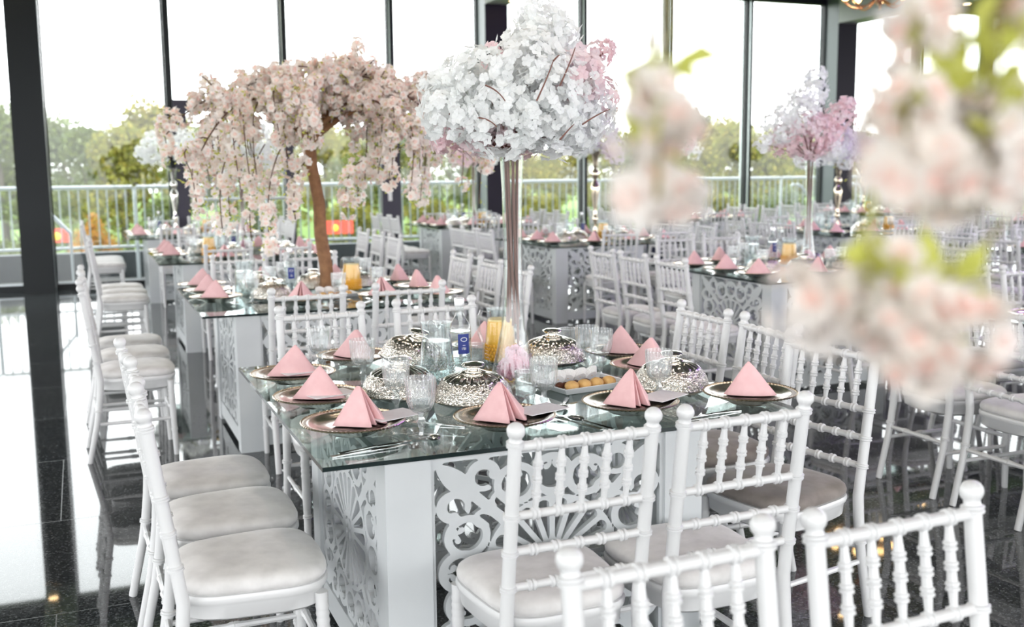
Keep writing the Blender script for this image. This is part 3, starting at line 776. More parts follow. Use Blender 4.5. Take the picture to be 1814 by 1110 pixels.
def tray_mesh(w, d, h, name, mat):
    m = MB(); a, b = w/2, d/2
    L = [(.86,0.0),(.90,.002),(1.0,h),(1.0,h+.002),(.965,h+.002),(.86,.005)]
    vs = []
    for s, z in L:
        for x, y in ((-a,-b),(a,-b),(a,b),(-a,b)): vs.append((x*s, y-(1-s)*.5*d*(1 if y > 0 else -1), z))
    fs = [(i*4+k, i*4+(k+1)%4, (i+1)*4+(k+1)%4, (i+1)*4+k) for i in range(len(L)-1) for k in range(4)]
    fs += [(3,2,1,0), tuple((len(L)-1)*4+k for k in range(4))]
    m.add(vs, fs); return m.mesh(name, mat, False)
TRAY = Kind('serving_dish', [('serving_dish', tray_mesh(.27,.185,.02,'serving_dish', M_DISH), -1)])
m = MB(); m.ball((0,0,.016), .023, 16, 0, (1,1,.72)); BISC = Kind('round_biscuit', [('round_biscuit', m.mesh('round_biscuit', M_COOKIE), -1)])
m = MB(); g = random.Random(3)
for k in range(5): m.ball((g.uniform(-.014,.014), g.uniform(-.01,.01), .010+g.uniform(0,.008)), .012, 8, 0, (1.1,.9,.8))
CHOC = Kind('chocolate_cluster', [('chocolate_cluster', m.mesh('chocolate_cluster', M_CHOC), -1)])
m = MB(); m.lathe([(.0001,.0),(.024,.001),(.037,.024)], 64, mod=lambda a, i: 1+.035*math.cos(32*a)); cup_p = m.mesh('paper_cup', M_PAPER)
m = MB(); m.ball((0,0,.014), .026, 12, 0, (1,1,.55)); cup_c = m.mesh('cake', M_COOKIE)
CUPC = Kind('cupcake', [('paper_cup', cup_p, -1), ('cake', cup_c, -1)])
m = MB(); m.lathe([(.0001,.0),(.026,.0),(.030,.003),(.046,.03),(.050,.042),(.048,.042),(.044,.03),(.028,.006),(.0001,.005)], 28); bowl_m = m.mesh('glass_bowl', M_GLASS)
BOWL = Kind('snack_bowl', [('snack_bowl', bowl_m, -1)])
m = MB(); g = random.Random(5)
for k in range(70):
    a = g.uniform(0,6.28); r = math.sqrt(g.random())*.037; m.ball((r*math.cos(a), r*math.sin(a), .030+(.037-r)*.45+g.uniform(-.004,.004)), .0075, 6, 0, (1.2,.8,.8))
m.lathe([(.0001,.008),(.026,.008),(.042,.032),(.0001,.04)], 16)
NUTS_ME = m.mesh('nuts', M_NUT)

# ------------------------------------------------------------------ blossoms
def blossom_tmpl(outer, inner, lift, wide=.42):
    V = []; Fc = []; Mt = []
    for k in range(outer):
        a = 2*PI*k/outer; ca, sa = math.cos(a), math.sin(a)
        pts = [(.05,0,.0),(.55,-wide,.10+lift*.4),(.82,-wide*.75,lift*.8),(1.0,0,lift),(.82,wide*.75,lift*.8),(.55,wide,.10+lift*.4)]
        o = len(V); V += [(x*ca-y*sa, x*sa+y*ca, z+(.05 if k % 2 else 0)) for x, y, z in pts]
        Fc += [(o,o+1,o+2,o+3),(o,o+3,o+4,o+5)]; Mt += [0,0]
    for k in range(inner):
        a = 2*PI*(k+.5)/inner; ca, sa = math.cos(a), math.sin(a)
        pts = [(.03,0,.05),(.30,-.22,.38),(.42,0,.62),(.30,.22,.38)]
        o = len(V); V += [(x*ca-y*sa, x*sa+y*ca, z) for x, y, z in pts]
        Fc += [(o,o+1,o+2,o+3)]; Mt += [1]
    return np.array(V), Fc, Mt
T_CHERRY = blossom_tmpl(6, 5, .35)
T_FLORET = blossom_tmpl(5, 0, .22, .46)
T_SIMPLE = blossom_tmpl(4, 0, .25, .5)
T_LEAF = (np.array([(0,0,0),(.45,-.22,.08),(1.0,0,.0),(.45,.22,.08)]), [(0,1,2,3)], [2])
def scatter(mb, tm, P, Nn, sc, g, mats=None):
    V, Fc, Mt = tm; n = len(P)
    Nn = Nn/np.maximum(np.linalg.norm(Nn, axis=1), 1e-6)[:,None]
    a = np.cross(Nn, g.normal(size=(n,3))); a /= np.maximum(np.linalg.norm(a, axis=1), 1e-6)[:,None]; b = np.cross(Nn, a)
    jit = 1+g.normal(size=(n,len(V)))*.10
    W = (V[None,:,0]*jit)[:,:,None]*a[:,None,:]+(V[None,:,1]*jit)[:,:,None]*b[:,None,:]+(V[None,:,2]*jit)[:,:,None]*Nn[:,None,:]
    W = P[:,None,:]+W*np.asarray(sc).reshape(-1,1,1)
    o = len(mb.v); mb.v.extend(map(tuple, W.reshape(-1,3)))
    k = len(V)
    for i in range(n):
        for f, mt in zip(Fc, Mt):
            mb.f.append(tuple(o+i*k+q for q in f)); mb.m.append(mt if mats is None else mats[i])
def bez(p0, p1, p2, n=10):
    p0, p1, p2 = map(Vector, (p0,p1,p2))
    return [p0*(1-t)**2+p1*2*t*(1-t)+p2*t*t for t in [i/n for i in range(n+1)]]
def cluster_on(path, g, every, spread, count):
    """blossom points along the outer part of a twig"""
    P = []; Nn = []
    L = len(path)
    for i in range(L):
        if g.random() < every:
            c = np.array(path[i]); k = g.integers(count[0], count[1]+1)
            d = g.normal(size=(k,3)); d /= np.linalg.norm(d, axis=1)[:,None]
            P.append(c+d*spread*g.uniform(.6,1.15,(k,1))); Nn.append(d+np.array([0,0,.15]))
    return P, Nn
def cherry_tree(loc, label):
    g = np.random.default_rng(21)
    root = link('cherry_tree', None, None, loc); tag(root, label, 'tree')
    z0 = 0.0
    tr = MB(); path = [(.02,0,.003),(.015,0,.16),(-.012,0,.36),(-.012,.01,.55),(-.05,.01,.78),(-.055,.01,.94)]
    tr.tube(path, [.046,.041,.040,.037,.036,.034], 12)
    tr.ball((0.02,0,.014), .052, 12, 0, (1,1,.2))
    limbs = []
    top = Vector((-.055,.01,.92))
    ends = [(-.99,.05,.96,1.44),(-.84,-.35,.86,1.42),(-.74,.48,.90,1.44),(-.60,-.05,1.20,1.40),(-.36,.1,1.30,1.32),(-.12,-.15,1.33,1.28),(.06,.1,1.36,1.3),(.24,-.05,1.33,1.36),(.40,.2,1.22,1.40),(.62,.05,1.16,1.46),(.82,.05,.98,1.48),(.80,-.3,.86,1.42),(.66,.45,.92,1.44),(.32,-.5,.92,1.40),(-.28,-.5,.92,1.42),(-.05,.58,1.0,1.44),(-.45,-.3,1.12,1.44),(.5,-.25,1.08,1.44)]
    tw = MB(); P = []; Nn = []; LP = []; LN = []
    for ex, ey, ez, mz in ends:
        ex += .11
        mid = (ex*.55+top.x*.2, ey*.55, max(mz, ez))
        pth = bez(top, mid, (ex,ey,ez), 16)
        limbs.append(pth)
        tr.tube(pth[:6], [.026,.022,.018,.015,.012,.009], 8)
        tw.tube(pth[5:], [.009-.0005*i for i in range(len(pth)-5)], 6)
        p, q = cluster_on(pth[5:], g, .72, .06, (5,9)); P += p; Nn += q
        # side twigs that droop
        for j in range(6):
            i = int(g.integers(5,17)); b = pth[i]
            out = Vector((b.x-top.x, b.y, 0)); 
            if out.length > 1e-4: out.normalize()
            side = Vector((g.normal()*.6, g.normal()*.6, 0))
            ln = g.uniform(.14,.34); drop = g.uniform(.10,.50)*(1.0 if abs(b.x) > .2 else .55)
            e = b+(out*.35+side*.7)*ln*.6+Vector((0,0,-drop))
            m_ = b+(out*.5+side*.5)*ln+Vector((0,0,.05))
            q2 = bez(b, m_, e, 9); tw.tube(q2, [.004]*5+[.003]*5, 5)
            p, q = cluster_on(q2[2:], g, .6, .040, (6,9)); P += p; Nn += q
            for pt in q2[3::2]:
                LP.append(np.array(pt)+g.normal(size=3)*.02); LN.append(g.normal(size=3))
        # upward sprigs
        for j in range(4):
            i = int(g.integers(6,15)); b = pth[i]
            e = b+Vector((g.normal()*.09, g.normal()*.09, g.uniform(.03,.12))); q2 = bez(b, b.lerp(e,.5)+Vector((.02,0,.02)), e, 6); tw.tube(q2, .0035, 5)
            p, q = cluster_on(q2[2:], g, .7, .03, (3,5)); P += p; Nn += q
    # long hanging strands low on the left, as in the photograph
    for sx, sy, top_z, bot_z in ((-.62,-.2,.92,.42),(-.45,-.15,.90,.34),(-.30,.1,.85,.40),(-.52,.2,.85,.45),(-.20,-.2,.82,.46),(.10,-.25,.80,.50),(-.72,0,.9,.58),(.26,.1,.78,.52),(-.37,-.3,.9,.30)):
        q2 = bez((sx+.1,sy,top_z), (sx-.03,sy,(top_z+bot_z)/2+.1), (sx,sy,bot_z), 12); tw.tube(q2, .0035, 5)
        p, q = cluster_on(q2[2:], g, .8, .042, (4,7)); P += p; Nn += q
        for pt in q2[2::1]: LP.append(np.array(pt)+g.normal(size=3)*.02); LN.append(g.normal(size=3))
    # a lone high sprig
    q2 = bez((.20,0,1.33), (.27,0,1.42), (.25,0,1.51), 8); tw.tube(q2, .003, 5); p, q = cluster_on(q2[3:], g, .9, .03, (3,4)); P += p; Nn += q
    P = np.concatenate(P); Nn = np.concatenate(Nn)
    bl = MB(); scatter(bl, T_CHERRY, P, Nn, g.uniform(.022,.031,len(P)), g)
    # green calyces and young leaves
    LP = np.array(LP); LN = np.array(LN)
    LP = np.concatenate([LP, LP+g.normal(size=LP.shape)*.02, LP+g.normal(size=LP.shape)*.03, P[::3]+g.normal(size=P[::3].shape)*.02]); LN = np.concatenate([LN, g.normal(size=LN.shape), g.normal(size=LN.shape), g.normal(size=P[::3].shape)])
    lf = MB(); scatter(lf, T_LEAF, LP, LN, g.uniform(.018,.034,len(LP)), g, [0]*len(LP))
    link('trunk', tr.mesh('trunk', M_BARK), root)
    link('twigs', tw.mesh('twigs', M_TWIG), root)
    b = link('blossoms', bl.mesh('blossoms', [M_PET_C, M_PET_CI], False), root); b['kind'] = 'stuff'
    b = link('leaves', lf.mesh('leaves', [M_LEAF], False), root); b['kind'] = 'stuff'
    print('cherry blossoms', len(P))
    return root
def flower_head(blobs, n, size, g, tm):
    """blobs: (x,y,z,r,mat)"""
    C = np.array([b[:3] for b in blobs], float); Rr = np.array([b[3] for b in blobs], float); Mi = np.array([b[4] for b in blobs])
    k = g.choice(len(blobs), n, p=Rr**2/np.sum(Rr**2))
    d = g.normal(size=(n,3)); d /= np.linalg.norm(d, axis=1)[:,None]
    P = C[k]+d*Rr[k][:,None]*g.uniform(.72,1.04,(n,1))
    mb = MB(); scatter(mb, tm, P, d+g.normal(size=(n,3))*.35, size*g.uniform(.75,1.2,n), g, list(map(int, Mi[k])))
    return mb

# ------------------------------------------------------------------ tables, chairs and settings
TN = {'A1':'nearest table','A2':'cherry tree table','A3':'table behind the cherry tree','A4':'silver stand table','B1':'table at the right edge','B2':'pink flower vase table','B3':'gold candlestand table','B4':'slim vase table','C2':'table behind the blossom cluster','C3':'lilac flower table','C4':'table by the black column','D3':'far right table','D4':'far right window table'}
T0 = {'A1':(.525,2.545),'A2':(.555,5.58),'A3':(.575,9.0),'A4':(.50,12.7),'B1':(4.05,2.5),'B2':(4.07,5.59),'B3':(4.17,9.15),'B4':(4.25,12.85),'C2':(7.45,5.6),'C3':(7.52,9.0),'C4':(7.6,12.75),'D3':(11.1,9.0),'D4':(11.1,12.75)}
BASE = {'A1':(.69,2.56),'A2':(.725,5.595),'A3':(.76,9.02),'A4':(.70,12.72)}
TLAB = {'A1':'glass topped table with white fretwork base, nearest, under the tall white flowers','A2':'glass topped fretwork table carrying the pink cherry tree','A3':'glass topped fretwork table just behind the cherry tree one','A4':'glass topped table with the silver stand, by the left windows',
 'B1':'glass topped table cut off by the right edge','B2':'glass topped fretwork table with the pink and white flower vase','B3':'glass topped fretwork table with the gold candlestand','B4':'glass topped table with a slim vase, by the middle windows',
 'C2':'glass topped table mostly hidden behind the blurred blossom cluster','C3':'glass topped table with lilac flowers on a gold stand','C4':'glass topped table by the windows near the black column','D3':'glass topped table far right of the lilac flower table','D4':'glass topped table by the far right windows'}
for k in T0:
    x0, y0 = T0[k]; bx, by = BASE.get(k, (x0+.06, y0+.03)); table(x0, y0, bx, by, TLAB[k])
TZ = .7505
OFF = .245      # finial to seat centre
side_lr = ['nearest','middle','farthest']; side_fb = ['left','right']
SIDE_TXT = {'L':'left side of the ','R':'right side of the ','F':'near side of the ','B':'window side of the '}
# back (finial) position, list of centres along the side
CHAIRS = {}
for k in T0:
    x0, y0 = T0[k]
    CHAIRS[k] = {'L':(x0-.55,[y0+.32,y0+.77,y0+1.22]), 'R':(x0+TW+.42,[y0+.28,y0+.74,y0+1.2]), 'F':(y0-.43,[x0+.50,x0+.98]), 'B':(y0+TW+.37,[x0+.5,x0+1.0])}
CHAIRS['A1'] = {'L':(.11,[2.775,3.21,3.635]), 'R':(2.37,[2.80,3.25,3.68]), 'F':(2.10,[1.04,1.475]), 'B':(4.42,[.93,1.44])}
CHAIRS['A2'] = {'L':(-.02,[5.90,6.38,6.86]), 'R':(2.44,[5.84,6.33,6.85]), 'F':(5.125,[1.02,1.54]), 'B':(7.45,[1.0,1.5])}
CHAIRS['A3']['R'] = (2.63,[9.22,9.78,10.30]); CHAIRS['A3']['L'] = (.06,[9.35,9.8,10.25])
CHAIRS['A4']['B'] = (14.42,[1.0,1.5]); CHAIRS['A4']['L'] = (.02,[12.95,13.4,13.85])
CHAIRS['B1']['L'] = (3.50,[2.80,3.22,3.68]); CHAIRS['B1']['B'] = (4.42,[4.52,5.0])
CHAIRS['B2']['L'] = (3.47,[5.80,6.27,6.74]); CHAIRS['B2']['B'] = (7.83,[4.73,5.2]); CHAIRS['B2']['F'] = (5.12,[4.58,5.06])
CHAIRS['B3']['L'] = (3.62,[9.48,9.92,10.38]); CHAIRS['B3']['F'] = (8.70,[4.68,5.28])
CHAIRS['B4']['L'] = (3.74,[13.1,13.55,14.0]); CHAIRS['B4']['B'] = (14.42,[4.75,5.25])
CHAIRS['C4']['B'] = (14.42,[8.1,8.6]); CHAIRS['D4']['B'] = (14.42,[11.6,12.1])
SKIP = {('B1','F',0),('B1','F',1),('B1','R',0),('B1','R',1),('B1','R',2),('C2','F',1),('C2','R',0),('C2','R',1),('C2','R',2),('D3','R',0),('D3','R',1),('D3','R',2),('D3','F',1),('D4','R',0)}
for k in T0:
    for s, (a, cs) in CHAIRS[k].items():
        for i, c in enumerate(cs):
            if (k,s,i) in SKIP: continue
            j = rnd.uniform(-.012,.012); rj = rnd.uniform(-.02,.02)
            if s == 'L': p, rz = (a+OFF+j, c), -PI/2
            elif s == 'R': p, rz = (a-OFF+j, c), PI/2
            elif s == 'F': p, rz = (c, a+OFF), 0
            else: p, rz = (c, a-OFF), PI
            if k == 'A1' and s == 'R':
                rj = (.21,-.05,.0)[i]
                if i == 0: p = (2.072, 2.754)
            pos = (side_lr if s in 'LR' else side_fb)[i]
            near = p[1] < 8.3
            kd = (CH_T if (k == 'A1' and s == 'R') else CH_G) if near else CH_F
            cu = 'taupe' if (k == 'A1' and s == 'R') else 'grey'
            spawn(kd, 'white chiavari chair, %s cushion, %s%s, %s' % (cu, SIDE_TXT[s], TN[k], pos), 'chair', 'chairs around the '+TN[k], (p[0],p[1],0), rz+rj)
for x, lab in ((.825,'white chiavari chair back cut off by the bottom edge, left of the pair'), (1.27,'white chiavari chair back at the bottom right corner, over warm floor reflections')):
    spawn(CH_G, lab, 'chair', 'chairs in the foreground', (x, 1.355-OFF, 0), PI+.03)

# place settings
def default_layout(k):
    x0, y0 = T0[k]
    return {'L':[(x0+.15,y0+q) for q in (.31,.70,1.12)], 'R':[(x0+TW-.13,y0+q) for q in (.23,.64,1.06)], 'F':[(x0+.56,y0+.20),(x0+1.0,y0+.21)], 'B':[(x0+.52,y0+1.33),(x0+1.0,y0+1.33)]}
LAY = {k: default_layout(k) for k in T0}
LAY['A1'] = {'L':[(.683,2.862),(.672,3.25),(.665,3.665)], 'R':[(1.925,2.72),(1.885,3.272),(1.93,3.57)], 'F':[(1.098,2.742),(1.52,2.762)], 'B':[(.955,3.93),(1.50,3.935)]}
LAY['A2']['L'] = [(.70,6.20),(.70,6.57),(.70,6.95)]; LAY['A2']['F'] = [(1.12,5.86),(1.60,5.86)]
LAY['A3']['L'] = [(.72,9.62),(.72,9.98),(.72,10.32)]
NROT = {'L':-PI/2,'R':PI/2,'F':0,'B':PI}
for k in T0:
    for s in 'LRFB':
        for i, (x, y) in enumerate(LAY[k][s]):
            pos = (side_lr if s in 'LR' else side_fb)[i]
            if k in ('C2','D3','D4') and s == 'R': continue
            spawn(PLATE, 'silver beaded charger plate, %s%s, %s' % (SIDE_TXT[s], TN[k], pos), 'plate', 'charger plates on the '+TN[k], (x,y,TZ), rnd.uniform(0,6))
            rz = NROT[s]+rnd.uniform(-.3,.3)
            nx, ny = x, y
            if k == 'A1': 
                rz = {('L',0):.42,('L',1):2.75,('L',2):2.9,('F',0):.18,('F',1):.05,('R',0):2.6,('R',1):2.0,('R',2):2.5,('B',0):2.2,('B',1):.2}[(s,i)]
                if s == 'L' and i == 0: nx += .03; ny -= .0
            elif s == 'L': rz = rnd.uniform(2.4,3.2)
            spawn(NAPS[rnd.randrange(4)], 'pink napkin folded into a pyramid, %s%s, %s' % (SIDE_TXT[s], TN[k], pos), 'napkin', 'pink napkins on the '+TN[k], (nx,ny,TZ+PTOP), rz)
TAKEN = {k: [] for k in T0}
CENTRE = {'A2':(.817,.82,.07),'B2':(.88,.72,.08),'A3':(.80,.80,.08),'B4':(.72,.6,.08),'C4':(.42,.5,.08),'B3':(.78,.62,.09),'C3':(.42,.62,.09),'D4':(.36,.52,.09),'A4':(.58,.75,.09)}
for k in T0:
    for q in LAY[k].values():
        for x, y in q: TAKEN[k].append((x-T0[k][0], y-T0[k][1], .149))
    if k in CENTRE: TAKEN[k].append(CENTRE[k])
def free(k, dx, dy, r):
    best = None
    for i in range(-16, 17):
        for j in range(-16, 17):
            x, y = dx+i*.025, dy+j*.025
            if not (r+.02 < x < TW-r-.02 and r+.02 < y < TW-r-.02): continue
            if any(math.hypot(x-a, y-b) < r+q+.006 for a, b, q in TAKEN[k]): continue
            d = abs(i)+abs(j)*.8
            if best is None or d < best[0]: best = (d, x, y)
    if best is None: return None
    TAKEN[k].append((best[1], best[2], r)); return best[1], best[2]
def put(kind, k, dx, dy, r, *a, **kw):
    q = free(k, dx, dy, r)
    if q is None: print('no room', k, a[0]); return None
    return item(kind, k, q[0], q[1], *a, **kw)
def item(kind, k, dx, dy, label, cat, group, rz=0, z=TZ, rot=None, ab=False, scale=None):
    x0, y0 = (0,0) if ab else T0[k]
    return spawn(kind, label, cat, group, (x0+dx, y0+dy, z), rz, rot, scale)
# --- nearest table, set piece by piece
GT = 'on the nearest table'
CS = (1.24,1.24,1.14)
for x, y, lab in ((.945,3.285,'left of the water jug front, behind the frontmost napkin'), (1.13,3.085,'beside the nut bowl, behind the middle napkin'), (1.65,3.62,'behind the pastry dish and juice jug'), (1.800,2.99,'beside the rightmost napkin')):
    item(CLO, 'A1', x, y, 'silver domed cloche '+lab, 'cloche', 'silver cloches on the nearest table', rnd.uniform(0,6), ab=True, scale=CS)
item(CLO, 'A1', 1.105, 3.665, 'tilted silver domed cloche behind the water jug', 'cloche', 'silver cloches on the nearest table', ab=True, rot=(.22,.05,1.0), z=TZ+.03, scale=CS)
for x, y, lab in ((.845,2.735,'nearest, in front of the left cloche'), (.865,3.46,'between two left plates and the left cloche'), (.865,3.05,'beside the left cloche, behind the frontmost card'), (.79,3.80,'farthest left, before the white chair back'), (1.275,2.86,'before the pastry dish, by the middle fork'), (1.665,2.84,'before the right cloche'), (1.69,3.40,'before the far right napkin'), (1.70,3.31,'behind the right cloche')):
    item(GOB, 'A1', x, y, 'ribbed glass goblet on the nearest table, '+lab, 'glass', 'goblets on the nearest table', rnd.uniform(0,6), ab=True)
for x, y, lab in ((1.31,3.08,'in front of the vase base'), (1.83,3.86,'behind the rear cloche'), (1.35,3.66,'behind the water bottle')):
    item(TUMB, 'A1', x, y, 'ribbed glass tumbler on the nearest table, '+lab, 'glass', 'tumblers on the nearest table', ab=True)
item(JUICE, 'A1', 1.468, 3.70, 'jug of orange juice on the nearest table, behind the vase', 'jug', 'juice jugs', 2.2, ab=True)
item(WJUG, 'A1', 1.118, 3.42, 'clear glass jug of water on the nearest table', 'jug', 'water jugs', 1.0, ab=True, scale=1.02)
item(BOT, 'A1', 1.222, 3.47, 'clear water bottle with blue label on the nearest table', 'bottle', 'water bottles', -.23, ab=True, scale=1.04)
item(BOWL, 'A1', 1.128, 3.275, 'small glass bowl of nuts on the nearest table', 'bowl', None, ab=True)
o = link('nuts', NUTS_ME, None, (1.128,3.275,TZ+.001)); tag(o, 'heap of brown nuts in the small glass bowl', 'nuts'); o['kind'] = 'stuff'
item(TRAY, 'A1', 1.55, 3.155, 'white rectangular pastry dish on the nearest table', 'dish', None, .165, ab=True)
c_, s_ = math.cos(.165), math.sin(.165)
def ondish(x, y): return 1.55+x*c_-y*s_, 3.155+x*s_+y*c_
ordl = ['leftmost','second from the left','third from the left','rightmost']
for i in range(4):
    x, y = ondish(-.078+i*.051, -.05); item(BISC, 'A1', x, y, 'round golden biscuit in the front row of the pastry dish, '+ordl[i], 'biscuit', 'golden biscuits', i, z=TZ+.004, ab=True, scale=1.08)
    x, y = ondish(-.085+i*.054, -.008); item(CHOC, 'A1', x, y, 'dark chocolate cluster behind the biscuits on the dish, '+ordl[i], 'chocolate', 'chocolate clusters', i*1.3, z=TZ+.004, ab=True)
for i, (dx, dy, ry) in enumerate(((-.072,.040,.5),(-.030,.042,.35),(.020,.040,-.25),(.070,.040,-.4))):
    x, y = ondish(dx, dy); item(CUPC, 'A1', x, y, 'small cake in white fluted paper, back of the dish, '+ordl[i], 'cake', 'small paper cup cakes', z=TZ+.026, rot=(-.72,ry*1.3,ry*.6), ab=True, scale=.82)
for kd, x, y, rz, lab in ((KNIFE,.675,2.645,-1.42,'table knife along the near left edge of the nearest table'), (KNIFE,.70,2.675,-1.35,'second table knife lying beside the near left one'), (SPOON,.885,2.735,2.75,'table spoon lying before the frontmost goblet'), (FORK,1.30,2.70,.35,'table fork between the two near plates'), (FORK,.91,2.86,.9,'table fork beside the frontmost menu card'), (SPOON,1.335,2.69,.3,'table spoon beside the fork between near plates'), (KNIFE,1.32,3.86,1.3,'table knife at the far edge between two plates'), (SPOON,1.37,2.92,2.6,'bright spoon lying before the pastry dish'), (KNIFE,1.72,2.62,1.7,'table knife before the right cloche at the near edge'), (FORK,1.74,2.98,.5,'table fork under the right goblet')):
    item(kd, 'A1', x, y, lab, 'cutlery', 'cutlery on the nearest table', rz, ab=True)
for x, y, rz, lab in ((.80,2.865,-1.2,'beside the frontmost rolled napkin'), (1.215,2.755,-1.25,'beside the middle near napkin'), (1.63,2.76,-1.1,'before the right cloche'), (.70,3.235,-1.3,'under the second left napkin'), (.69,3.655,-1.3,'under the farthest left napkin')):
    item(CARD, 'A1', x, y, 'white printed menu card '+lab, 'card', 'menu cards on the nearest table', rz, z=TZ+.040, ab=True)
# --- the other tables
TAKEN['A2'] += [(.73,.56,.12),(.91,.56,.12),(.805,.37,.055)]
for k in T0:
    if k == 'A1': continue
    tn = TN[k]
    cl = {'A2':[(.46,.62,'near'),(.46,1.16,'left'),(1.10,1.17,'rear right'),(1.12,.66,'right'),(.76,1.08,'rear')],'A3':[(.42,1.10,'left'),(.66,.52,'near'),(1.12,.97,'rear'),(1.18,.52,'right')],'C3':[(.68,.50,'near'),(1.12,.97,'rear')]}.get(k, [(.45,.66,'left'),(.67,.52,'near'),(1.08,.97,'rear'),(1.17,.56,'right')])
    for dx, dy, w in cl:
        put(CLO, k, dx, dy, .131, 'silver domed cloche on the %s, %s' % (tn, w), 'cloche', 'silver cloches on the '+tn, rnd.uniform(0,6), scale=(1.2,1.2,1.1))
    jx = {'A2':(.96,.90),'A3':(.47,.62),'B2':(1.0,.90),'B3':(1.18,.80),'B4':(.85,.62),'A4':(1.0,.80),'C3':(1.1,.55)}.get(k, (.95,.95))
    bt = {'A2':(.62,.86),'A3':(.72,.90),'B2':(.88,1.2),'B3':(.86,1.1),'A4':(.40,.95),'C3':(.60,.95)}.get(k, (.70,1.0))
    put(JUICE, k, jx[0], jx[1], .085, 'jug of orange juice on the '+tn, 'jug', 'juice jugs', 2.0)
    put(BOT, k, bt[0], bt[1], .042, 'clear water bottle with blue label on the '+tn, 'bottle', 'water bottles', -.3)
    put(WJUG, k, bt[0]-.13, bt[1]+.03, .085, 'clear glass jug of water on the '+tn, 'jug', 'water jugs', 2.6)
    for dx, dy, w in [(.33,.54,'left'),(.34,.88,'rear left'),(.78,.34,'near'),(1.02,.42,'near right'),(1.15,1.2,'rear right'),(.60,1.14,'rear')]:
        put(GOB, k, dx, dy, .044, 'ribbed glass goblet on the %s, %s' % (tn, w), 'glass', 'goblets on the '+tn, rnd.uniform(0,6))
item(TRAY, 'A2', .82, .56, 'white pastry dish on the cherry tree table', 'dish', None, .1)
for i in range(4):
    x, y = T0['A2'][0]+.82-.08+i*.052, T0['A2'][1]+.56
    item(BISC, 'A1', x, y-.055+i*.006, 'round golden biscuit on the cherry tree table, '+ordl[i], 'biscuit', 'golden biscuits by the cherry tree', z=TZ+.004, ab=True)
    item(CUPC, 'A1', x, y+.035, 'white paper cup cake on the cherry tree table, '+ordl[i], 'cake', 'paper cakes by the cherry tree', rot=(-.72,(.5,.2,-.3,-.5)[i],.1), z=TZ+.026, ab=True, scale=.82)
item(BOWL, 'A2', .805, .37, 'small glass bowl of nuts on the cherry tree table', 'bowl', None)
o = link('nuts', NUTS_ME, None, (T0['A2'][0]+.805,T0['A2'][1]+.37,TZ+.001)); tag(o, 'heap of brown nuts in the cherry tree table bowl', 'nuts'); o['kind'] = 'stuff'
for dx, dy, rz, w in ((.98,.30,.3,'near edge'), (.86,.28,.2,'beside the near napkin'), (.30,.50,2.0,'near the left goblet')):
    item(FORK, 'A2', dx, dy, 'table fork on the cherry tree table, '+w, 'cutlery', 'forks by the cherry tree', rz)

# ------------------------------------------------------------------ centrepieces
cherry_tree((1.372, 6.40, TZ), 'artificial cherry tree with pale pink blossoms on a brown trunk')
def vase_mesh(rb, rt, h):
    m = MB()
    pr = [(.0001,.004),(rb*.96,.0),(rb,.004),(rb*.97,.03),(rb*.78,h*.13),(rb*.52,h*.25),(rb*.42,h*.40),(rb*.41,h*.6),(rb*.44,h*.85),(rt,h)]
    m.lathe(pr, 28); m.lathe([(r*.93,z) for r,z in reversed(pr[3:])], 28)
    return m.mesh('glass_vase', M_VASE)
def flower_vase(loc, h, blobs, n, size, label, seed, tm, stems=6, rb=.078, mats=None, peony=True, twigs=()):
    g = np.random.default_rng(seed); gr = random.Random(seed)
    v = link('flower_vase', None, None, loc); tag(v, label, 'flowers', 'tall flower centrepieces')
    link('glass_vase', vase_mesh(rb, rb*.52, h), v)
    st = MB()
    for i in range(stems):
        a = 2*PI*i/stems; r0 = rb*.33; lo = .12+gr.uniform(0,.12)
        st.tube([(r0*.8*math.cos(a+1.2),r0*.8*math.sin(a+1.2),lo),(r0*.55*math.cos(a+.6),r0*.55*math.sin(a+.6),h*.5),(r0*.8*math.cos(a),r0*.8*math.sin(a),h*1.0)], .005, 6)
    link('stems', st.mesh('stems', M_STEM), v)
    tw = MB()
    for b in blobs:
        p0 = Vector((0,0,h*.98)); e = Vector(b[:3]); tw.tube(bez(p0, p0.lerp(e,.5)+Vector((0,0,.03)), e, 7), [.005]*4+[.003]*4, 5)
    for p, q in twigs: tw.tube(bez(p, Vector(p).lerp(Vector(q),.5)+Vector((.01,0,.012)), q, 6), [.003,.0028,.0026,.0024,.002,.002,.0015], 5)
    link('branches', tw.mesh('branches', M_STEM), v)
    fl = flower_head(blobs, n, size, g, tm)
    o = link('florets', fl.mesh('florets', mats or [M_PET_W, M_PET_P, M_PET_L], False), v); o['kind'] = 'stuff'
    if peony:
        pe = flower_head([(rb*.1,-rb*.15,.06,rb*.42,1),(-rb*.25,.1*rb,.05,rb*.35,1),(rb*.28,rb*.15,.08,rb*.33,1),(0,0,.10,rb*.28,1)], 140, .021, g, T_FLORET)
        link('peony', pe.mesh('peony', [M_PET_W, M_PET_PE, M_PET_L], False), v)
    return v
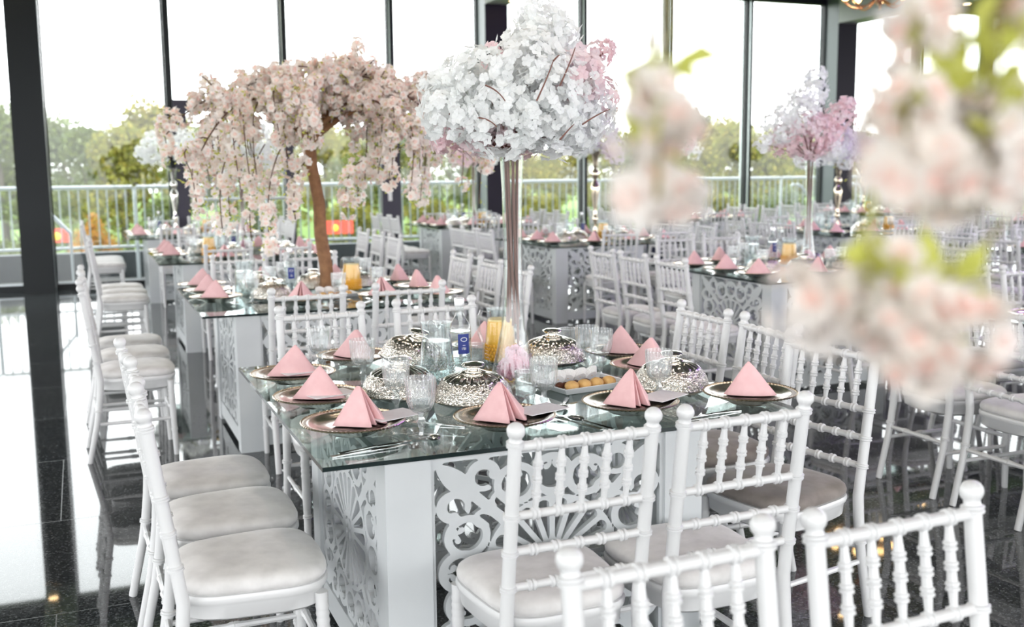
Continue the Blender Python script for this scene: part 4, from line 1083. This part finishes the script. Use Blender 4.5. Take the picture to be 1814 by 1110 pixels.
# white and pink cloud on the nearest table: pixel sketch of the masses -> metres around the vase
KX = 3.76/f_px
def pb(u, v, r, mat, dy=0.0, uc=908, vc=640, zc=.078): return ((u-uc)*KX, dy, (vc-v)*KX+zc-.0, r*KX, mat)
VX, VY = 1.372, 3.335
bl = [pb(812,195,58,0,.03),pb(790,225,48,0,-.05),pb(850,180,62,0,-.06),pb(868,235,66,0,-.10),pb(925,165,78,0,-.08),pb(930,215,75,0,-.14),pb(952,112,54,0,.0),pb(962,65,42,0,.0),pb(1005,90,32,0,.02),pb(985,190,72,0,-.06),
      pb(1035,160,42,1,.0),pb(1074,122,29,1,.03),pb(1094,110,15,1,.03),pb(1075,190,36,1,.02),pb(1050,215,45,0,-.02),pb(1010,240,46,0,-.08),pb(965,250,50,0,-.12),pb(838,258,34,1,.0),pb(800,262,26,1,.06),pb(880,262,32,1,-.02),pb(1000,165,45,1,-.12),pb(940,265,36,1,.08),pb(884,128,18,1,.04),pb(900,190,60,0,.14),pb(980,140,60,0,.15),pb(850,220,50,0,.13),pb(1020,210,50,1,.13),pb(1030,240,30,0,.1)]
tws = [((.07,-.24,1.0),(.12,-.25,1.12)),((-.02,-.26,.95),(.02,-.30,1.07)),((.02,-.30,1.07),(.05,-.28,1.09)),((-.17,-.20,1.0),(-.11,-.22,.95)),((-.19,-.18,.90),(-.14,-.22,.87)),((.16,-.22,.88),(.26,-.22,.93)),((.06,-.26,.83),(.12,-.24,.88)),((.20,-.12,1.0),(.28,-.1,1.06))]
flower_vase((VX,VY,TZ), .785, bl, 3800, .0195, 'tall glass vase of white and pink silk blossom, nearest centrepiece', 5, T_FLORET, 7, .08, twigs=tws)
# other vases: blobs given in metres
flower_vase((T0['B2'][0]+.88,T0['B2'][1]+.72,TZ), .80, [(-.28,0,1.02,.13,0),(-.12,0,1.12,.16,0),(.0,.0,1.25,.12,0),(.03,0,1.38,.08,0),(-.05,-.05,.95,.17,1),(.10,0,.98,.15,1),(.25,0,1.10,.12,1),(.31,0,1.17,.08,1),(-.2,.05,.92,.12,1),(.15,-.02,.88,.10,0),(-.42,0,.9,.06,0)], 1900, .019, 'slender glass vase of white and pink flowers, right of centre', 6, T_FLORET, 5, .07)
flower_vase((T0['A3'][0]+.80,T0['A3'][1]+.80,TZ), .72, [(-.2,0,1.0,.18,0),(.1,0,1.05,.2,0),(.25,0,.9,.15,0),(-.1,0,.85,.16,0),(0,0,1.2,.12,0)], 600, .028, 'glass vase of white flowers behind the cherry tree branches', 7, T_FLORET, 5, .07)
flower_vase((T0['B4'][0]+.72,T0['B4'][1]+.6,TZ), .82, [(-.2,0,1.02,.16,1),(.1,0,1.08,.2,1),(.25,0,.95,.15,0),(-.1,0,.92,.16,1),(0,0,1.2,.14,0)], 500, .032, 'slim glass vase of pink flowers left of the middle column', 8, T_FLORET, 5, .065)
flower_vase((T0['C4'][0]+.42,T0['C4'][1]+.5,TZ), .80, [(-.2,0,1.02,.18,2),(.1,0,1.12,.2,1),(.28,0,1.0,.14,0),(-.1,0,.95,.16,2),(0,0,1.25,.12,0)], 450, .032, 'vase of lilac pink flowers behind the hanging blossom strand', 9, T_FLORET, 5, .065)
# turned metal stands
def metal_stand(loc, h, blobs, n, size, label, seed, mat):
    g = np.random.default_rng(seed)
    v = link('candlestand', None, None, loc); tag(v, label, 'flowers', 'metal flower stands')
    m = MB(); pr = [(.0001,0),(.075,.0),(.078,.008),(.06,.02),(.03,.06),(.018,.12),(.014,.17),(.02,.19),(.028,.215),(.026,.24),(.016,.26),(.02,.33),(.04,.46),(.047,.52),(.043,.565),(.022,.605),(.016,.62),(.035,.645),(.043,.675),(.035,.705),(.018,.73),(.022,.75),(.03,.78),(.034,.85),(.05,.88),(.055,.9),(.0001,.9)]
    m.lathe([(r, z*h/.9) for r, z in pr], 20); link('turned_stem', m.mesh('turned_stem', mat), v)
    fl = flower_head(blobs, n, size, g, T_FLORET)
    o = link('florets', fl.mesh('florets', [M_PET_W, M_PET_P, M_PET_L], False), v); o['kind'] = 'stuff'
    lf = MB(); C = np.array([b[:3] for b in blobs]); k = g.integers(0, len(C), 60); P = C[k]+g.normal(size=(60,3))*.12; scatter(lf, T_LEAF, P, g.normal(size=(60,3)), g.uniform(.03,.05,60), g, [0]*60)
    link('leaves', lf.mesh('leaves', [M_LEAF], False), v)
M_ANT = pbr('antique_gold_metal', (.70,.60,.46), .15, 1)
metal_stand((T0['B3'][0]+.78,T0['B3'][1]+.62,TZ), .92, [(-.12,0,1.05,.16,0),(.08,0,1.08,.17,2),(.2,0,.98,.13,2),(.24,0,.88,.09,2),(-.02,0,1.2,.14,0),(-.18,0,.96,.1,0)], 520, .028, 'gold turned candlestand topped with white and lilac flowers', 12, M_ANT)
metal_stand((T0['C3'][0]+.42,T0['C3'][1]+.62,TZ), .78, [(-.1,0,.95,.2,0),(.12,0,1.0,.2,2),(.28,0,.95,.16,2),(-.32,0,.86,.13,0),(-.5,0,.82,.1,0),(-.05,0,1.12,.14,2),(-.2,0,1.2,.08,0),(.05,-.05,.84,.14,0)], 1400, .023, 'silver turned stand with a wide head of lilac and white flowers', 13, M_ANT)
metal_stand((T0['D4'][0]+.36,T0['D4'][1]+.52,TZ), .85, [(0,0,1.0,.2,2),(.2,0,1.05,.18,0),(-.2,0,1.02,.16,2)], 350, .035, 'second turned stand behind the lilac flowers, by the black column', 14, M_ANT)
metal_stand((T0['A4'][0]+.58,T0['A4'][1]+.75,TZ), .80, [(-.18,0,1.05,.2,0),(.1,0,1.1,.2,0),(.2,0,.98,.14,0),(-.3,0,.98,.12,0)], 450, .033, 'silver turned stand of white flowers by the left window frame', 15, M_SILVER)

# ------------------------------------------------------------------ near cherry branch hanging into view on the right
def near_branch():
    g = np.random.default_rng(33)
    root = link('cherry_branch_tree', None, None, (1.25,-.05,0)); tag(root, 'close blurred pink blossom branches hanging in at the right', 'tree')
    ox, oy = 1.25, -.05
    def W(p): return Vector((p[0]-ox, p[1]-oy, p[2]))
    D = .58
    def at(u, v, d=D):
        q = Vector((0,0,eye))+(Rv*((u-907)/f_px)-Uv*((v-555)/f_px)+F)*d
        return W(q)
    tr = MB(); tr.tube([(0,0,0),(.03,0,.7),(-.02,0,1.3),(-.05,.02,1.95)], [.06,.05,.045,.035], 10)
    tr.tube(bez((-.05,.02,1.9), W((.85,.2,2.15)), at(1790,-40), 12), [.02]*6+[.012,.010,.009,.008,.007,.006,.005], 8)
    tr.tube(bez((-.05,.02,1.9), W((.55,.15,2.2)), at(1180,-60), 12), [.015,.013,.011,.009,.007,.006,.005,.004,.003,.0025,.002,.0018,.0016], 8)
    tw = MB(); P = []; Nn = []; LP = []; LN = []
    D = .58
    def at(u, v, d=D):
        q = Vector((0,0,eye))+(Rv*((u-907)/f_px)-Uv*((v-555)/f_px)+F)*d
        return W(q)
    strands = [[(1180,-60),(1182,60),(1165,150),(1168,240),(1165,330),(1163,352)], [(1790,-40),(1755,100),(1760,220),(1745,330)], [(1690,-30),(1640,60),(1610,170),(1600,260),(1660,330)], [(1790,380),(1700,480),(1610,540),(1520,560)]]
    ht = MB(); ht.tube([at(*p) for p in strands[0]], .0018, 6)
    for s in strands[1:]:
        pts = [at(*p) for p in s]
        tw.tube(pts, .0018 if s is not strands[1] else .004, 6)
    tw.tube(bez(at(1790,-40), at(1740,-120), at(1690,-30), 6), .003, 6)
    # joining twig of the low spray
    tw.tube([at(1745,330), at(1800,360), at(1790,380)], .003, 6)
    cl = [(1182,70,.010,2),(1165,200,.022,7),(1160,165,.018,4),(1165,248,.028,8),(1120,240,.016,4),(1205,225,.014,3),(1165,338,.030,9),(1130,350,.020,5),(1200,350,.020,5),
          (1612,25,.018,5),(1640,12,.014,4),(1620,190,.030,10),(1650,230,.034,12),(1690,250,.036,12),(1590,230,.025,7),(1600,300,.030,9),(1700,320,.036,12),(1650,340,.025,8),(1760,310,.036,12),(1812,205,.026,6),(1800,270,.03,7),(1590,165,.02,5),(1690,150,.02,5),(1812,45,.02,4),(1650,290,.03,9),(1730,180,.025,6),(1800,330,.028,8),(1640,110,.02,5),(1630,60,.015,4),
          (1410,520,.022,6),(1425,560,.024,6),(1500,560,.026,7),(1545,530,.030,9),(1590,480,.026,7),(1600,560,.032,10),(1572,618,.022,6),(1480,588,.018,4),(1655,590,.028,8),(1715,570,.030,9),(1740,600,.024,6),(1690,625,.024,6),(1625,640,.022,5),(1660,550,.026,7),(1630,500,.022,5)]
    for u, v, sp, k in cl:
        c = np.array(at(u, v, D+g.normal()*.02)); d = g.normal(size=(k,3)); d /= np.linalg.norm(d, axis=1)[:,None]
        P.append(c+d*sp*(.50 if u < 1300 else .74)*g.uniform(.5,1,(k,1))); Nn.append(d)
    gl = [(1182,90,5),(1160,180,6),(1165,275,3),(1705,70,8),(1640,90,5),(1765,120,7),(1765,170,10),(1772,215,9),(1760,260,5),(1735,60,6),(1570,455,6),(1545,470,5),(1690,470,8),(1685,510,7),(1530,420,4),(1800,30,4),(1715,600,2)]
    for u, v, k in gl:
        for _ in range(k): LP.append(np.array(at(u+g.normal()*9, v+g.normal()*12))); LN.append(g.normal(size=3))
    P = np.concatenate(P); Nn = np.concatenate(Nn)
    bl = MB(); scatter(bl, T_CHERRY, P, Nn, g.uniform(.0115,.0165,len(P)), g)
    lf = MB(); scatter(lf, T_LEAF, np.array(LP), np.array(LN), g.uniform(.020,.036,len(LP)), g, [0]*len(LP))
    link('trunk', tr.mesh('trunk', M_BARK), root); link('twigs', tw.mesh('twigs', M_TWIG2), root); link('hanging_twig', ht.mesh('hanging_twig', M_TWIG2), root)
    o = link('blossoms', bl.mesh('blossoms', [M_PET_N, M_PET_NI], False), root); o['kind'] = 'stuff'
    o = link('leaves', lf.mesh('leaves', [M_LEAF], False), root); o['kind'] = 'stuff'
near_branch()

# ------------------------------------------------------------------ person standing behind the hanging blossom
def person(loc, rz):
    H = 1.90; root = link('person', None, None, loc, (0,0,rz)); tag(root, 'person in dark clothing standing behind the hanging blossom strand', 'person')
    me = bpy.data.meshes.new('body')
    V = [(0,0,.98),(0,.01,1.12),(0,.015,1.30),(0,0,1.50),(0,-.005,1.60),(0,-.02,1.68),(0,-.025,1.76),(0,-.02,1.84)]
    E = [(i,i+1) for i in range(7)]; Rr = [(.15,.115),(.14,.105),(.165,.12),(.15,.105),(.062,.062),(.068,.075),(.078,.095),(.062,.08)]
    def limb(start, pts, rads):
        p = start
        for q, r in zip(pts, rads):
            V.append(q); Rr.append((r,r)); E.append((p,len(V)-1)); p = len(V)-1
        return p
    for s in (-1,1):
        limb(0, [(s*.10,0,.90),(s*.11,-.01,.52),(s*.115,.015,.12),(s*.12,-.02,.05),(s*.13,-.14,.035)], [.105,.07,.048,.045,.035])
        h = limb(3, [(s*.20,0,1.50),(s*.27,.02,1.22),(s*.25,-.10,.98),(s*.24,-.14,.91)], [.075,.052,.038,.034])
        for k in range(4):
            x = s*(.215+.017*k); limb(h, [(x,-.165,.86-.006*abs(k-1.5)),(x,-.165,.83),(x,-.155,.805)], [.0105,.0095,.008])
        limb(h, [(s*.205,-.15,.885),(s*.195,-.165,.86)], [.011,.009])
    me.from_pydata(V, E, []); o = link('body', me, root)
    me.skin_vertices or me.attributes
    sk = o.modifiers.new('skin', 'SKIN'); sk.use_smooth_shade = True
    if not me.skin_vertices: 
        bpy.context.view_layer.update()
    sv = o.data.skin_vertices[0].data
    for i, r in enumerate(Rr): sv[i].radius = r; sv[i].use_root = (i == 0)
    sb = o.modifiers.new('sub', 'SUBSURF'); sb.levels = 2; sb.render_levels = 2
    me.materials.append(M_NAVY)
    # head skin, face and hair as their own meshes
    m = MB(); m.ball((0,-.028,1.765), .092, 20, 0, (.86,1.02,1.30))
    m.tube([(0,-.118,1.785),(0,-.135,1.755),(0,-.118,1.742)], [.008,.014,.006], 8)
    for s in (-1,1): m.ball((s*.080,-.02,1.765), .024, 8, 0, (.35,.8,1.2))
    m.tube([(-.024,-.117,1.712),(0,-.124,1.710),(.024,-.117,1.712)], [.004,.007,.004], 6)
    link('head', m.mesh('head', M_SKIN), root)
    m = MB(); 
    for s in (-1,1): m.ball((s*.031,-.112,1.79), .011, 8)
    link('eyes', m.mesh('eyes', M_HAIR), root)
    m = MB(); m.ball((0,-.005,1.805), .098, 16, 0, (.92,1.0,1.05)); link('hair', m.mesh('hair', M_HAIR), root)
    for s in (-1,1):
        m = MB(); m.ball((s*.125,-.07,.035), .05, 12, 0, (.9,2.4,.7)); link('shoe', m.mesh('shoe', M_BLACK), root)
person((6.82, 11.72, 0), .35)

# ------------------------------------------------------------------ lamps of the room
dl_body = MB(); dl_body.lathe([(.075,.0),(.08,-.006),(.062,-.008),(.06,.0)], 20); dl_body = dl_body.mesh('trim_ring', M_LWHITE)
dl_g = MB(); dl_g.lathe([(.06,-.003),(.0001,-.004)], 20); dl_g = dl_g.mesh('lens', M_DOWN)
DL = Kind('ceiling_downlight', [('trim_ring', dl_body, -1), ('lens', dl_g, -1)])
for i, (x, y, z, w) in enumerate([(5.85,14.1,3.859,'under the beam by the middle column'),(12.15,12.48,3.859,'under the right beam, first'),(12.32,12.2,3.859,'under the right beam, second'),(-.6,14.02,3.859,'under the left beam by the window'),(-.55,12.6,3.859,'under the left beam, farther in'),(12.25,9.5,3.859,'under the right beam above the far table')]):
    spawn(DL, 'round warm ceiling downlight '+w, 'light', 'ceiling downlights', (x,y,z))
for k in T0:
    for dy, w in ((.35,'nearer'),(1.75,'farther')):
        x, y = T0[k][0]+.75+(.9 if dy > 1 else 0), T0[k][1]+dy
        spawn(DL, 'round warm ceiling downlight above the %s, %s' % (TN[k], w), 'light', 'ceiling downlights', (x,y,4.499))
        l = bpy.data.lights.new('downlight_beam', 'SPOT'); l.energy = 54; l.color = (1,.86,.70); l.spot_size = math.radians(110); l.spot_blend = .6; l.shadow_soft_size = .06
        o = bpy.data.objects.new('downlight_beam', l); COL.objects.link(o); o.location = (x,y,4.48)
def chandelier(loc, label):
    v = link('chandelier', None, None, loc); tag(v, label, 'chandelier')
    m = MB(); m.tube([(0,0,.72),(0,0,.1)], .012, 8); m.ball((0,0,.05), .06, 12, 0, (1,1,1.6)); m.lathe([(.0001,.72),(.06,.71),(.05,.68),(.012,.66)], 16); link('stem', m.mesh('stem', M_COPPER), v)
    arm = MB(); arm.tube(bez((.04,0,.05),(.25,0,-.16),(.42,0,.02),12), .011, 8); arm.lathe([(.012,.02),(.04,.03),(.045,.04)], 12, c=(.42,0,0)); arm = arm.mesh('arm', M_COPPER)
    bu = MB(); bu.lathe([(.015,.04),(.05,.075),(.055,.11),(.04,.14),(.0001,.15)], 14, c=(.42,0,0)); bu = bu.mesh('lamp_shade', M_BULB)
    for k in range(8):
        a = link('arm', arm, v, (0,0,0), (0,0,2*PI*k/8)); link('lamp_shade', bu, a)
    return v
chandelier((9.85,11.25,3.62), 'copper chandelier with glowing upward cups near the top right')
chandelier((2.6,-.6,3.2), 'copper chandelier hanging behind the viewpoint, seen only in reflections')
chandelier((-.4,.2,3.2), 'second copper chandelier behind the viewpoint, mirrored in the silver domes')
# violet stage lamp (the purple glints on silver and chairs)
m = MB(); m.lathe([(.0001,.0),(.09,.0),(.10,-.02),(.10,-.14)], 20); sh = m.mesh('housing', M_BLACK)
m = MB(); m.lathe([(.085,-.12),(.0001,-.125)], 20); ln = m.mesh('lens', M_PURPLE)
SL = Kind('ceiling_stage_light', [('housing', sh, -1), ('lens', ln, -1)])
def lamp(name, loc, col, e, r=.1):
    l = bpy.data.lights.new(name, 'POINT'); l.energy = e; l.color = col; l.shadow_soft_size = r
    o = bpy.data.objects.new(name, l); COL.objects.link(o); o.location = loc
for i, (x, y) in enumerate(((7.0,3.2),(9.5,7.2))):
    spawn(SL, 'violet stage lamp under the ceiling, '+('nearer one' if i == 0 else 'farther one'), 'lamp', 'violet stage lamps', (x,y,4.4995))
    lamp('violet_lamp_light', (x,y,4.1), (.45,.2,1.0), 90, .08)

# ------------------------------------------------------------------ overcast sky, colour management
w = bpy.data.worlds.new('overcast'); S.world = w; w.use_nodes = True
t = w.node_tree; t.nodes.clear()
wo = t.nodes.new('ShaderNodeOutputWorld'); bg = t.nodes.new('ShaderNodeBackground')
tc = t.nodes.new('ShaderNodeTexCoord'); sx = t.nodes.new('ShaderNodeSeparateXYZ'); rp = t.nodes.new('ShaderNodeValToRGB')
t.links.new(tc.outputs['Generated'], sx.inputs[0])
mr = t.nodes.new('ShaderNodeMapRange'); mr.inputs['From Min'].default_value = -.2; mr.inputs['From Max'].default_value = 1
t.links.new(sx.outputs['Z'], mr.inputs['Value']); t.links.new(mr.outputs[0], rp.inputs['Fac'])
e = rp.color_ramp.elements; e[0].position = .12; e[0].color = (.16,.17,.165,1); e[1].position = .18; e[1].color = (.985,.99,1.0,1)
x = e.new(1.0); x.color = (.94,.97,1.0,1)
t.links.new(rp.outputs['Color'], bg.inputs['Color']); bg.inputs['Strength'].default_value = 5.0
t.links.new(bg.outputs[0], wo.inputs[0])
vs = S.view_settings; vs.view_transform = 'Standard'; vs.look = 'None'; vs.exposure = .22; vs.gamma = 1; vs.use_curve_mapping = False
S.cycles.max_bounces = 8; S.cycles.transparent_max_bounces = 28; S.cycles.diffuse_bounces = 5; S.cycles.glossy_bounces = 5
S.cycles.sample_clamp_indirect = 6; S.cycles.caustics_reflective = False; S.cycles.caustics_refractive = False
S.cycles.use_denoising = True
